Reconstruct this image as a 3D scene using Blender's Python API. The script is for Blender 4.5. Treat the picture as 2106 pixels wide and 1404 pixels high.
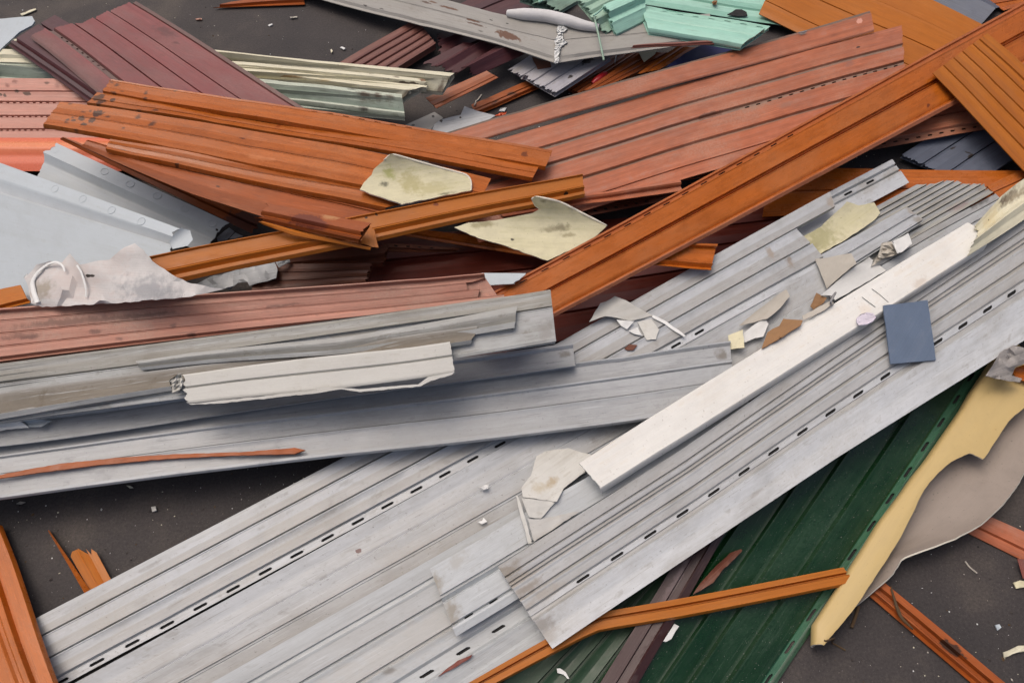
import bpy, math, random
import numpy as np
from mathutils import Vector, Matrix, noise as mnoise
from mathutils.geometry import delaunay_2d_cdt

random.seed(7); np.random.seed(7)
scene = bpy.context.scene
for o in list(bpy.data.objects): bpy.data.objects.remove(o)
COL = scene.collection

# ------------------------------------------------------------------ camera
F_PX, CX, CY = 1550.0, 1053.0, 702.0          # photograph is 2106 x 1404
CAM = Vector((0.0, 0.0, 1.75)); PITCH = math.radians(58)
cd = bpy.data.cameras.new('camera'); cam = bpy.data.objects.new('camera', cd); COL.objects.link(cam)
cd.sensor_width = 36.0; cd.lens = 36.0*F_PX/2106.0; cd.clip_start = 0.01; cd.clip_end = 200
cam.location = CAM; cam.rotation_euler = (math.pi/2-PITCH, 0, 0)
scene.camera = cam
# ------------------------------------------------------------------ sky, sun, exposure
SUN_EL, SUN_AZ = math.radians(68), math.radians(-52)      # azimuth from +Y, negative = left
w = bpy.data.worlds.new('World'); scene.world = w; w.use_nodes = True
nt = w.node_tree; bgn = nt.nodes['Background']
sky = nt.nodes.new('ShaderNodeTexSky'); sky.sky_type = 'NISHITA'; sky.sun_disc = False
sky.sun_elevation = SUN_EL; sky.sun_rotation = SUN_AZ
sky.air_density = 0.6; sky.dust_density = 8.0; sky.ozone_density = 0.5
nt.links.new(sky.outputs[0], bgn.inputs[0]); bgn.inputs[1].default_value = 0.15
sd = bpy.data.lights.new('sun', 'SUN'); sd.energy = 0.7; sd.angle = math.radians(60); sd.color = (1.0, 0.94, 0.85)
sun = bpy.data.objects.new('sun', sd); COL.objects.link(sun)
sv = Vector((math.sin(SUN_AZ)*math.cos(SUN_EL), math.cos(SUN_AZ)*math.cos(SUN_EL), math.sin(SUN_EL)))
sun.rotation_euler = (-sv).to_track_quat('-Z', 'Y').to_euler()
scene.view_settings.view_transform = 'Standard'; scene.view_settings.look = 'None'
scene.view_settings.exposure = -0.16; scene.view_settings.gamma = 1.0
scene.view_settings.use_curve_mapping = False

# ------------------------------------------------------------------ pixel tools
def tile(x0, y0, s): return lambda x, y: (x0+x/s, y0+y/s)
A = tile(0,0,2.987); B = tile(700,0,2.987); C = tile(1400,0,2.983)
D = tile(0,470,2.987); E = tile(700,470,2.987); F = tile(1400,470,2.983)
G = tile(0,934,2.987); H = tile(700,934,2.987); I = tile(1400,934,2.983)
J = tile(690,0,5.014); K = tile(1020,0,5.014); L = tile(1340,0,5.014); M = tile(1700,0,5.015)
N = tile(1480,300,3.364); O = tile(0,0,5.014); P = tile(420,80,4.05); Q = tile(380,320,4.05)
R = tile(860,320,3.191); S_ = tile(0,280,3.9); T = tile(0,600,4.3875); U = tile(1460,700,3.26)
V = tile(1000,1080,4.212); W = tile(1480,1080,3.364)

RC, RS = math.cos(math.pi/2-PITCH), math.sin(math.pi/2-PITCH)
CV = np.array(CAM)
def raydir(px):
    x = (px[0]-CX)/F_PX; y = -(px[1]-CY)/F_PX
    return np.array([x, RC*y+RS*1.0, RS*y-RC*1.0])       # unit depth along the optical axis
def wpt(px, wd): return CV + raydir(px)/wd
def wground(px): return -raydir(px)[2]/CV[2]
def project(p):
    d = np.asarray(p)-CV
    xc = d[...,0]; yc = RC*d[...,1]+RS*d[...,2]; zc = RS*d[...,1]-RC*d[...,2]
    return np.stack([CX+F_PX*xc/zc, CY-F_PX*yc/zc], -1)

# ------------------------------------------------------------------ settling: every piece is let down on what lies below it
GX = np.arange(-400, 2520, 7.0); GY = np.arange(-400, 1840, 7.0)
UU, VV = np.meshgrid(GX, GY)
RZ = RS*(-(VV-CY)/F_PX) - RC                              # vertical component of the ray
BUF = -RZ/CV[2]                                           # inverse depth of the top of the pile so far
def inside(poly, x, y):
    r = np.zeros(x.shape, bool); n = len(poly)
    for i in range(n):
        x0, y0 = poly[i]; x1, y1 = poly[(i+1) % n]
        if y0 == y1: continue
        c = ((y0 > y) != (y1 > y)) & (x < (x1-x0)*(y-y0)/(y1-y0)+x0)
        r ^= c
    return r
def cells(poly):
    p = np.array(poly); j0 = max(0,int((p[:,0].min()-GX[0])//7)); j1 = min(len(GX),int((p[:,0].max()-GX[0])//7)+2)
    i0 = max(0,int((p[:,1].min()-GY[0])//7)); i1 = min(len(GY),int((p[:,1].max()-GY[0])//7)+2)
    m = inside(poly, UU[i0:i1,j0:j1], VV[i0:i1,j0:j1]); ii, jj = np.nonzero(m)
    return ii+i0, jj+j0
def bufat(px):
    i = int(np.clip(round((px[1]-GY[0])/7), 0, len(GY)-1)); j = int(np.clip(round((px[0]-GX[0])/7), 0, len(GX)-1))
    g0 = -RZ[i,j]/CV[2]
    return wground(px)*BUF[i,j]/g0
def solve(Gm, h, lim, b0, c0):
    """min a  s.t.  Gm x >= h, slopes within lim of the ground's"""
    bnd = np.array([[0,1,0],[0,-1,0],[0,0,1],[0,0,-1]], float)
    hb = np.array([b0-lim, -(b0+lim), c0-lim, -(c0+lim)])
    act = [int(np.argmax(h))]
    for it in range(60):
        Ga = np.vstack([Gm[act], bnd]); ha = np.concatenate([h[act], hb]); n = len(ha)
        best = None
        idx = np.array([(i,j,k) for i in range(n) for j in range(i+1,n) for k in range(j+1,n)])
        Ms = Ga[idx]; hs = ha[idx]; det = np.linalg.det(Ms); ok = np.abs(det) > 1e-9
        xs = np.linalg.solve(Ms[ok], hs[ok][...,None])[...,0]
        feas = np.all(xs @ Ga.T >= ha-1e-7, axis=1)
        xs = xs[feas]; x = xs[np.argmin(xs[:,0])]
        viol = h - Gm @ x; k = int(np.argmax(viol))
        if viol[k] < 2e-6: break
        tight = [a for a in act if Gm[a] @ x - h[a] < 1e-5]
        act = tight + [k]
    return x
class Plane: pass
def settle(poly, top, lim=0.22, lift=None, gap=0.001, update=True, topfn=None):
    ii, jj = cells(poly)
    pts = []; vals = []
    for i, j in zip(ii, jj): pts.append((GX[j], GY[i])); vals.append(BUF[i,j])
    if len(pts) < 14:
        n = len(poly)
        for k in range(n):
            p, q = poly[k], poly[(k+1) % n]
            for f in (0, .33, .66):
                px = (p[0]+(q[0]-p[0])*f, p[1]+(q[1]-p[1])*f); pts.append(px); vals.append(bufat(px))
    pts = np.array(pts); vals = np.array(vals)
    rz = np.array([-raydir(p)[2] for p in pts])
    vals = vals + vals**2*gap/rz
    if lift:
        for (lx, ly, hh) in lift:
            wg = wground((lx, ly)); z = -raydir((lx,ly))[2]
            pts = np.vstack([pts, (lx,ly)]); vals = np.append(vals, z/(CV[2]-hh))
    c = np.array(poly).mean(0) if len(pts) < 14 else pts.mean(0)
    Gm = np.column_stack([np.ones(len(pts)), (pts[:,0]-c[0])/1000, (pts[:,1]-c[1])/1000])
    g0 = wground(c); gb = 0.0; gc = (wground((c[0],c[1]+500))-wground((c[0],c[1]-500)))
    limw = lim/(F_PX)*g0*1000
    x = solve(Gm, vals, limw, gb, gc)
    pl = Plane()
    pl.w = lambda px: x[0]+x[1]*(px[0]-c[0])/1000+x[2]*(px[1]-c[1])/1000
    a, b_, d = [wpt(p, pl.w(p)) for p in ((c[0],c[1]), (c[0]+60,c[1]), (c[0],c[1]+60))]
    n = np.cross(b_-a, d-a); n /= np.linalg.norm(n)
    if n[2] < 0: n = -n
    pl.n = n; pl.o = a
    if update and len(ii):
        wv = x[0]+x[1]*(GX[jj]-c[0])/1000+x[2]*(GY[ii]-c[1])/1000
        tt = top
        wv = wv + wv**2*tt/(-RZ[ii,jj])
        BUF[ii,jj] = np.maximum(BUF[ii,jj], wv)
    return pl
def onplane(key, dh, poly, top):
    """lie parallel to another piece, dh metres above its base"""
    src = INFO[key]['pl']; pl = Plane(); pl.n = src.n; pl.o = src.o+src.n*dh
    ax = np.array([0, RS, -RC])
    pl.w = lambda px: 1.0/np.dot(hit(pl, px)-CV, ax)
    ii, jj = cells(poly)
    for i, j in zip(ii, jj):
        px = (GX[j], GY[i]); wv = 1.0/np.dot(hit(pl, px, top)-CV, ax); BUF[i,j] = max(BUF[i,j], wv)
    return pl
def hit(pl, px, h=0.0):
    r = raydir(px); t = (np.dot(pl.n, pl.o-CV)+h)/np.dot(pl.n, r)
    return CV + r*t

# ------------------------------------------------------------------ colour and material
def sc(r, g, b):
    f = lambda c: (c/255/12.92 if c/255 <= .04045 else ((c/255+.055)/1.055)**2.4)
    return (f(r), f(g), f(b), 1.0)
_mc = {}
def mk(name, base, worn=None, dirt=None, streak=.25, blotch=.2, dirtamt=.35, light=0., dark=.25, grain=.15, rough=.45,
       bump=.12, stains=(), spec=.5, fleck=420., dust=0., dustcol=(.46,.37,.30,1)):
    worn = worn or base; dirt = dirt or (.12,.10,.08,1)
    m = bpy.data.materials.new(name); m.use_nodes = True; t = m.node_tree; ns = t.nodes; lk = t.links
    bs = ns['Principled BSDF']
    def N_(ty, **kw):
        n = ns.new(ty)
        for k, v in kw.items(): setattr(n, k, v)
        return n
    uv = N_('ShaderNodeUVMap', uv_map='m'); oi = N_('ShaderNodeObjectInfo')
    mul = N_('ShaderNodeMath', operation='MULTIPLY'); mul.inputs[1].default_value = 53.0; lk.new(oi.outputs['Random'], mul.inputs[0])
    va = N_('ShaderNodeVectorMath', operation='ADD'); lk.new(uv.outputs[0], va.inputs[0]); lk.new(mul.outputs[0], va.inputs[1])
    def noise(sx, sy, det=4, rgh=.55, off=0):
        mp = N_('ShaderNodeMapping'); mp.inputs['Scale'].default_value = (sx, sy, 1); mp.inputs['Location'].default_value = (off, off*.7, off*1.3)
        lk.new(va.outputs[0], mp.inputs[0]); n = N_('ShaderNodeTexNoise'); n.inputs['Scale'].default_value = 1
        n.inputs['Detail'].default_value = det; n.inputs['Roughness'].default_value = rgh; lk.new(mp.outputs[0], n.inputs['Vector'])
        return n.outputs['Fac']
    def rng(x, a, b, c, d, smooth=False):
        r = N_('ShaderNodeMapRange'); r.inputs[1].default_value = a; r.inputs[2].default_value = b
        r.inputs[3].default_value = c; r.inputs[4].default_value = d
        if smooth: r.interpolation_type = 'SMOOTHSTEP'
        lk.new(x, r.inputs[0]); return r.outputs[0]
    def math_(op, x, y):
        n = N_('ShaderNodeMath', operation=op)
        for i, q in enumerate((x, y)):
            if isinstance(q, (int, float)): n.inputs[i].default_value = q
            else: lk.new(q, n.inputs[i])
        return n.outputs[0]
    def mix(fac, c1, c2, bt='MIX'):
        n = N_('ShaderNodeMix', data_type='RGBA', blend_type=bt)
        if isinstance(fac, (int, float)): n.inputs[0].default_value = fac
        else: lk.new(fac, n.inputs[0])
        for i, q in ((6, c1), (7, c2)):
            if isinstance(q, tuple): n.inputs[i].default_value = q
            else: lk.new(q, n.inputs[i])
        return n.outputs[2]
    n1 = noise(75, 1.6, 5, .6); n2 = noise(8, 5, 6, .6, 3.1); n3 = noise(330, 9, 3, .6, 7.7); n4 = noise(fleck, fleck, 2, .5, 1.7)
    n5 = noise(150, 150, 3, .6, 9.2); n6 = noise(35, 22, 5, .65, 5.5)
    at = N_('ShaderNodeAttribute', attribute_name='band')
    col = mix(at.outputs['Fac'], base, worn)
    dm = math_('ADD', math_('MULTIPLY', n2, .55), math_('MULTIPLY', n1, .45))
    col = mix(math_('MULTIPLY', rng(dm, .47, .68, 0, 1, True), dirtamt), col, dirt)
    gray = lambda x: x
    col = mix(streak, col, rngcol(t, n1, .3, .7), 'MULTIPLY')
    col = mix(grain, col, rngcol(t, n3, .3, .7), 'MULTIPLY')
    col = mix(blotch, col, rngcol(t, n6, .3, .72), 'MULTIPLY')
    col = mix(math_('MULTIPLY', rng(n3, .60, .68, 0, 1), min(.75, streak*1.8)), col, (dirt[0]*.8, dirt[1]*.8, dirt[2]*.8, 1))
    hl = tuple(min(.9, q*1.25+.04) for q in base[:3])+(1,)
    col = mix(math_('MULTIPLY', rng(n3, .40, .31, 0, 1), min(.5, streak*1.2)), col, hl)
    gm = math_('MULTIPLY', rng(n6, .56, .64, 0, 1), rng(n1, .42, .6, 0, 1))
    col = mix(math_('MULTIPLY', gm, min(.8, dirtamt*.9)), col, dirt)
    if dust:
        n7 = noise(6.5, 3.2, 6, .62, 21.3)
        dk = math_('MULTIPLY', rng(n7, .45, .66, 0, 1, True), rng(n5, .38, .62, .35, 1))
        col = mix(math_('MULTIPLY', dk, dust), col, dustcol)
    if dark: col = mix(math_('MULTIPLY', rng(n5, .66, .72, 0, 1), dark), col, (dirt[0]*.5,dirt[1]*.5,dirt[2]*.5,1))
    if light: col = mix(math_('MULTIPLY', rng(n4, .70, .76, 0, 1), light), col, (.55,.53,.48,1))
    vr = math_('ADD', math_('MULTIPLY', oi.outputs['Random'], .12), .94)
    cmb = N_('ShaderNodeCombineColor')
    for i in range(3): lk.new(vr, cmb.inputs[i])
    col = mix(1.0, col, cmb.outputs[0], 'MULTIPLY')
    if stains:
        un = N_('ShaderNodeUVMap', uv_map='m'); wob = noise(55, 55, 4, .6, 2.2); wob2 = noise(55, 55, 4, .6, 12.2)
        cv = N_('ShaderNodeCombineXYZ'); lk.new(math_('SUBTRACT', wob, .5), cv.inputs[0]); lk.new(math_('SUBTRACT', wob2, .5), cv.inputs[1])
        for (x, y, rx, ry, c, st) in stains:
            sb = N_('ShaderNodeVectorMath', operation='SUBTRACT'); lk.new(un.outputs[0], sb.inputs[0]); sb.inputs[1].default_value = (x, y, 0)
            dv = N_('ShaderNodeVectorMath', operation='DIVIDE'); lk.new(sb.outputs[0], dv.inputs[0]); dv.inputs[1].default_value = (rx, ry, 1)
            sw = N_('ShaderNodeVectorMath', operation='SCALE'); lk.new(cv.outputs[0], sw.inputs[0]); sw.inputs['Scale'].default_value = 2.2
            ad = N_('ShaderNodeVectorMath', operation='ADD'); lk.new(dv.outputs[0], ad.inputs[0]); lk.new(sw.outputs[0], ad.inputs[1])
            ln = N_('ShaderNodeVectorMath', operation='LENGTH'); lk.new(ad.outputs[0], ln.inputs[0])
            lo, hi = (.72, 1.1) if st >= .9 else (.25, 1.25)
            col = mix(math_('MULTIPLY', rng(ln.outputs['Value'], lo, hi, 1, 0, True), st), col, c)
    lk.new(col, bs.inputs['Base Color'])
    lk.new(rng(n6, .25, .75, max(.05, rough-.14), min(1, rough+.14)), bs.inputs['Roughness'])
    bs.inputs['Specular IOR Level'].default_value = spec
    bp = N_('ShaderNodeBump'); bp.inputs['Strength'].default_value = bump; bp.inputs['Distance'].default_value = .002
    lk.new(math_('ADD', math_('ADD', n3, math_('MULTIPLY', n5, .6)), n6), bp.inputs['Height']); lk.new(bp.outputs[0], bs.inputs['Normal'])
    return m
def rngcol(t, fac, a, b):
    r = t.nodes.new('ShaderNodeValToRGB'); r.color_ramp.elements[0].position = a; r.color_ramp.elements[0].color = (.25,.235,.22,1)
    r.color_ramp.elements[1].position = b; r.color_ramp.elements[1].color = (1.12,1.12,1.12,1)
    t.links.new(fac, r.inputs[0]); return r.outputs[0]
def mat(key, **kw):
    if kw.get('stains'):
        return mk(key, **kw)
    k = key
    if k not in _mc: _mc[k] = mk(key, **kw)
    return _mc[k]

# ------------------------------------------------------------------ mesh builders
def tagobj(o, label, cat, group=None, kind=None):
    if label: o['label'] = label
    if cat: o['category'] = cat
    if group: o['group'] = group
    if kind: o['kind'] = kind
def solid(name, V3, NR, faces, uvs, bands, thick, mats, matidx=None, smooth=35, parent=None, rim_mat=0, under_mat=0):
    """closed sheet: V3 top vertices, NR normals, faces as index tuples (counter-clockwise from above)"""
    n = len(V3); verts = np.vstack([V3, V3-NR*thick]); F = []; mi = []
    cnt = {}
    for k, f in enumerate(faces):
        F.append(tuple(f)); mi.append(matidx[k] if matidx else 0)
        for a, b in zip(f, f[1:]+f[:1]): cnt[(a, b)] = 1
    for f in faces: F.append(tuple(i+n for i in reversed(f))); mi.append(under_mat)
    for (a, b) in list(cnt):
        if (b, a) not in cnt: F.append((b, a, a+n, b+n)); mi.append(rim_mat)
    me = bpy.data.meshes.new(name); me.from_pydata([tuple(v) for v in verts], [], F)
    ul = me.uv_layers.new(name='m'); li = np.zeros(len(me.loops), int); me.loops.foreach_get('vertex_index', li)
    ua = np.vstack([uvs, uvs])[li]; ul.data.foreach_set('uv', ua.astype(np.float32).ravel())
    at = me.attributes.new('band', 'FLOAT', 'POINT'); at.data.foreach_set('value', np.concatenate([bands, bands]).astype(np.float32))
    for m in mats: me.materials.append(m)
    me.polygons.foreach_set('material_index', mi)
    me.polygons.foreach_set('use_smooth', [True]*len(me.polygons)); me.set_sharp_from_angle(angle=math.radians(smooth)); me.update()
    o = bpy.data.objects.new(name, me); COL.objects.link(o)
    if parent: o.parent = parent
    return o
def interp(pts, x): return np.interp(x, [p[0] for p in pts], [p[1] for p in pts])
def polyline3(pl, pts, h):
    p3 = np.array([hit(pl, p, h) for p in pts]); seg = np.linalg.norm(np.diff(p3, axis=0), axis=1); cu = np.concatenate([[0], np.cumsum(seg)])
    return p3, cu/cu[-1], cu[-1]
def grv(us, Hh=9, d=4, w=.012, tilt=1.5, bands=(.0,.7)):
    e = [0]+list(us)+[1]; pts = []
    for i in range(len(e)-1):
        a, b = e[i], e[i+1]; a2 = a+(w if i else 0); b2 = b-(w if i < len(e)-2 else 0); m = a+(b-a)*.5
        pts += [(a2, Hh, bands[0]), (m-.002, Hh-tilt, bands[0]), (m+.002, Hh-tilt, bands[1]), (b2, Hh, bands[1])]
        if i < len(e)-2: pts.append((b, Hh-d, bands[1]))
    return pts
SEED = [0]
def panel(name, label, cat, EA, EB, prof, matkey, mkw, group=None, thick=.0025, slots=(), end0=None, end1=None, rag=(0,0),
          lim=.22, wob=.0012, stains=(), lift=None, top=None, hollow=0, parent=None, lifts=None, gap=.001, under=None, sag=0., parts=(), on=None, straight=False):
    SEED[0] += 1; rs = np.random.RandomState(SEED[0])
    prof = [(p[0], p[1]/1000, p[2] if len(p) > 2 else 0.) for p in prof]
    hmax = max(p[1] for p in prof)
    prof = [p if p[0] in (0, 1) else (p[0], max(min(p[1], .0015), hmax-(hmax-p[1])*2.0) if hmax-p[1] < .009 else p[1], p[2]) for p in prof]
    q = [prof[0]]
    for k in range(1, len(prof)-1):                    # grooves get steep walls and a flat floor
        a, b, c = prof[k-1:k+2]
        if a[1]-b[1] > .002 and c[1]-b[1] > .002 and c[0]-a[0] < .05:
            q += [(b[0]-.6*(b[0]-a[0]), b[1], b[2]), (b[0]+.6*(c[0]-b[0]), b[1], b[2])]
        else: q.append(b)
    prof = q+[prof[-1]]; q = []
    for k, a in enumerate(prof):                       # a small rolled bead on the near side of every groove
        q.append(a)
        if 1 < k < len(prof)-2 and abs(prof[k-1][1]-a[1]) < .0001 and prof[k-2][1]-a[1] > .002 and prof[k+1][1]-a[1] > .002 and prof[k+2][0]-prof[k+1][0] > .06:
            q.append((prof[k+1][0], prof[k+1][1]+.0014, prof[k+1][2]*.5)); q.append((prof[k+1][0]+.012, prof[k+1][1]+.0012, prof[k+1][2]*.5)); q.append((prof[k+1][0]+.02, prof[k+1][1], prof[k+1][2]))
            prof[k+1] = None
        if k+1 < len(prof) and prof[k+1] is None: prof[k+1] = q.pop()
    prof = sorted(q, key=lambda a: a[0])
    poly = list(EA)+list(reversed(EB))
    pl = settle(poly, (hmax if top is None else top)+thick*.5, lim, lift, gap=gap+thick+hollow) if not on else onplane(on[0], on[1], poly, (hmax if top is None else top)+thick*.5)
    pa, sa, la = polyline3(pl, EA, prof[0][1]); pb, sb, lb = polyline3(pl, EB, prof[-1][1])
    pa = pa-pl.n*prof[0][1]; pb = pb-pl.n*prof[-1][1]
    Ln = (la+lb)/2
    fa = lambda s: np.stack([np.interp(s, sa, pa[:,k]) for k in range(3)], -1)
    fb = lambda s: np.stack([np.interp(s, sb, pb[:,k]) for k in range(3)], -1)
    Wd = float(np.linalg.norm(fa(.5)-fb(.5)))
    pu = [p[0] for p in prof]; ph = [p[1] for p in prof]; pbn = [p[2] for p in prof]
    def locate(px):
        s = np.linspace(0,1,161); u = np.linspace(0,1,81); SS, UQ = np.meshgrid(s, u)
        X = fa(SS)*(1-UQ[...,None])+fb(SS)*UQ[...,None]+pl.n*np.interp(UQ, pu, ph)[...,None]
        d = ((project(X)-np.array(px))**2).sum(-1); k = np.unravel_index(np.argmin(d), d.shape)
        return SS[k], UQ[k]
    us = set(pu)
    step = max(.012/Wd, .03)
    if rag[0] or rag[1]: step = max(.006/Wd, .01)
    for k in np.arange(0, 1.0001, step): us.add(float(k))
    ss = set(np.linspace(0, 1, max(6, int(Ln/.035))).tolist())
    if rag[0] or rag[1] or end0 or end1:
        for k in (0.004, .01, .02, .035): ss.add(k/Ln); ss.add(1-k/Ln)
    holes = []
    for sl in slots:
        s0, _ = locate(sl['p0']); s1, _ = locate(sl['p1']); n = sl['n']; pit = (s1-s0)/(n-1)
        k0, k1 = sl.get('ext', (0,0)); hl = abs(pit)*sl.get('len', .38)/2; u0, u1 = sl['u']; du = (u1-u0)*.25
        for u in (u0, u0+du, u1-du, u1): us.add(u)
        for k in range(-k0, n+k1):
            if k in sl.get('skip', ()): continue
            c = s0+pit*k
            if c-hl < .005 or c+hl > .995: continue
            e = hl*.12
            for q in (c-hl, c-hl+e, c+hl-e, c+hl): ss.add(q)
            holes += [(c-hl+e, c+hl-e, u0, u1), (c-hl, c-hl+e, u0+du, u1-du), (c+hl-e, c+hl, u0+du, u1-du)]
    def clean(v, hard, eps):
        v = sorted(v); out = []
        for x in v:
            if out and x-out[-1] < eps:
                if x in hard and out[-1] not in hard: out[-1] = x
                elif x in hard: out.append(x)
                continue
            out.append(x)
        return np.array(out)
    hard = set(pu)
    for h_ in holes: hard |= {h_[2], h_[3]}
    for sl in slots:
        u0, u1 = sl['u']; hard |= {u0, u1, u0+(u1-u0)*.25, u1-(u1-u0)*.25}
    us = clean(us, hard, .004)
    hs = set()
    for h_ in holes: hs |= {h_[0], h_[1]}
    ss = clean(ss, hs, .002*min(1, .8/Ln))
    nu, nsn = len(us), len(ss)
    SS, UQ = np.meshgrid(ss, us)                     # rows u, cols s
    X = fa(SS)*(1-UQ[...,None])+fb(SS)*UQ[...,None]
    tan = fa(np.array([.52]))[0]*.5+fb(np.array([.52]))[0]*.5-fa(np.array([.48]))[0]*.5-fb(np.array([.48]))[0]*.5; tan /= np.linalg.norm(tan)
    dist = SS*Ln
    def endshift(e, r, dd):
        o = interp(e, UQ) if e else np.zeros_like(UQ)
        if r: o = o + np.interp(UQ, us, rs.uniform(-r, r, nu))
        return o*np.clip(1-dd/max(.06, 2.2*np.abs(o).max()+.001), 0, 1)
    sh = np.zeros_like(SS)
    if end0 or rag[0]: sh += endshift(end0, rag[0], dist)
    if end1 or rag[1]: sh += endshift(end1, rag[1], Ln-dist)
    X = X + tan*sh[...,None]
    hh = np.interp(UQ, pu, ph); bd = np.interp(UQ, pu, pbn)
    ph1, ph2, ph3 = rs.uniform(0, 6.28, 3)
    hh = hh + wob*(np.sin(SS*Ln*5.1+ph1)+.6*np.sin(SS*Ln*13+UQ*3+ph2)+.4*np.sin(SS*Ln*27+UQ*5+ph3))*.5
    lat = np.cross(pl.n, tan); bow = 0 if straight else min(.006, .0035*Ln)*rs.uniform(-1, 1)
    X = X + lat*(bow*np.sin(SS*math.pi*rs.uniform(.8, 2.2)+rs.uniform(0, .6)))[...,None]*np.clip(SS*Ln/.1, 0, 1)[...,None]
    hh = hh + (0 if straight else 1)*min(.004, .003*Ln)*np.sin(SS*math.pi*rs.uniform(1.2, 3.1)+ph2)*np.clip(SS*(1-SS)*8, 0, 1)
    if not straight and Ln > .35:
        hh = hh + .004*rs.uniform(-1, 1)*(UQ-.5)*np.sin(SS*math.pi*rs.uniform(.7, 1.6)+rs.uniform(0, 1))
        for _ in range(int(1+Ln*1.6)):
            d0, du0 = rs.uniform(.05, .95), rs.choice([0., 1., rs.uniform(.2, .8)])
            hh = hh - rs.uniform(.0008, .003)*np.exp(-((SS-d0)*Ln/rs.uniform(.02, .06))**2-((UQ-du0)*Wd/rs.uniform(.02, .05))**2)
    if sag: hh = hh + sag*4*SS*(1-SS)
    if lifts: hh = hh + np.interp(SS, [q[0] for q in lifts], [q[1] for q in lifts])
    X = X + pl.n*hh[...,None]
    idx = np.arange(nu*nsn).reshape(nu, nsn); faces = []
    um = (us[:-1]+us[1:])/2; sm = (ss[:-1]+ss[1:])/2
    parts = list(parts)
    for sl in slots:
        u0, u1 = sl['u']; lo = max([q for q in pu if q < u0-.001]); hi = min([q for q in pu if q > u1+.001])
        parts.append(('nailing_hem', lo, hi))
    pfaces = [[] for _ in parts]
    hole = np.zeros((nu-1, nsn-1), bool)
    for (s0, s1, u0, u1) in holes:
        hole |= ((um > u0) & (um < u1))[:,None] & ((sm > s0) & (sm < s1))[None,:]
    # orientation
    a = X[0,0]; flip = np.dot(np.cross(X[0,-1]-X[0,0], X[-1,0]-X[0,0]), pl.n) < 0
    for i in range(nu-1):
        for j in range(nsn-1):
            if hole[i,j]: continue
            f = [int(idx[i,j]), int(idx[i,j+1]), int(idx[i+1,j+1]), int(idx[i+1,j])]
            dst = faces
            for k, q in enumerate(parts):
                if q[1] < um[i] < q[2]: dst = pfaces[k]
            dst.append(f[::-1] if flip else f)
    V3 = X.reshape(-1,3); NR = np.tile(pl.n, (len(V3),1))
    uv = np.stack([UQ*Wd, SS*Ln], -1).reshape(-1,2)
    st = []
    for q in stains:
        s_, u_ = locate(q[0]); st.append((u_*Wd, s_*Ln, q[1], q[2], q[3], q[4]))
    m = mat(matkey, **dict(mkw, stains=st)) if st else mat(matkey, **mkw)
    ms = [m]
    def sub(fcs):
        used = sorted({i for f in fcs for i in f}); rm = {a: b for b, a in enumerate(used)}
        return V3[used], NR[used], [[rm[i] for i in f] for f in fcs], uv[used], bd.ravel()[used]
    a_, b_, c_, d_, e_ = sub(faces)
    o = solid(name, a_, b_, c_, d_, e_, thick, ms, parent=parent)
    tagobj(o, label, cat, group)
    for q, fcs in zip(parts, pfaces):
        if fcs:
            a_, b_, c_, d_, e_ = sub(fcs); solid(q[0], a_, b_, c_, d_, e_, thick, ms, parent=o)
    for sl in slots:                                  # added dark strip under each slot row, standing in for shade in the holes
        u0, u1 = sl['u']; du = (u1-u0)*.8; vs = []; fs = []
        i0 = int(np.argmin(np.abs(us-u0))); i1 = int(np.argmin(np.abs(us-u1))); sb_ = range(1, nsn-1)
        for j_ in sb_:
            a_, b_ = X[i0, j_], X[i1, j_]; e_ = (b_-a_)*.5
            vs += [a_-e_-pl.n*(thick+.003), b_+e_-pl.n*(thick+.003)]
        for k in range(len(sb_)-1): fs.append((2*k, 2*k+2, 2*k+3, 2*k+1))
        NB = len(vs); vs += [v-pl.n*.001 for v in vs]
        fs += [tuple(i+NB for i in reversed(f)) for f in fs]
        me = bpy.data.meshes.new('slot_shade_strip'); me.from_pydata([tuple(v) for v in vs], [], fs); me.uv_layers.new(name='m'); me.materials.append(mat('dark_flake_and_slot_shade', **BLK[1]))
        c = bpy.data.objects.new('slot_shade_strip', me); COL.objects.link(c); c.parent = o
    if hollow:                                        # inner webs and lower skin of a hollow profile
        vs = []; fs = []
        nweb = max(3, int(Wd/.012)); uw = np.linspace(0.02, .98, nweb)
        hw = lambda u: np.interp(u, pu, ph)-thick
        s0u = lambda u: (interp(end0, u) if end0 else 0); s1u = lambda u: (interp(end1, u) if end1 else 0)
        def pt(s, u, dz):
            x = fa(np.array([s]))[0]*(1-u)+fb(np.array([s]))[0]*u
            x = x + tan*((s0u(u) if s < .5 else s1u(u))) + (tan*.002 if s < .5 else -tan*.002)
            return x + pl.n*(hw(u)+dz)
        for u in uw:
            k = len(vs)
            for du in (-.0006/Wd, .0006/Wd):
                vs += [pt(0,u+du,-.0002), pt(1,u+du,-.0002), pt(1,u+du,-hollow), pt(0,u+du,-hollow)]
            fs += [(k,k+1,k+2,k+3), (k+7,k+6,k+5,k+4), (k,k+3,k+7,k+4), (k+1,k+5,k+6,k+2)]
        k = len(vs)
        for dz in (-hollow, -hollow-.0015):
            vs += [pt(0,0.,dz), pt(1,0.,dz), pt(1,1.,dz), pt(0,1.,dz)]
        fs += [(k,k+1,k+2,k+3), (k+7,k+6,k+5,k+4), (k,k+4,k+5,k+1), (k+1,k+5,k+6,k+2), (k+2,k+6,k+7,k+3), (k+3,k+7,k+4,k)]
        me = bpy.data.meshes.new('inner_web'); me.from_pydata([tuple(v) for v in vs], [], fs); me.uv_layers.new(name='m'); me.materials.append(m)
        c = bpy.data.objects.new('inner_web', me); COL.objects.link(c); c.parent = o
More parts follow.
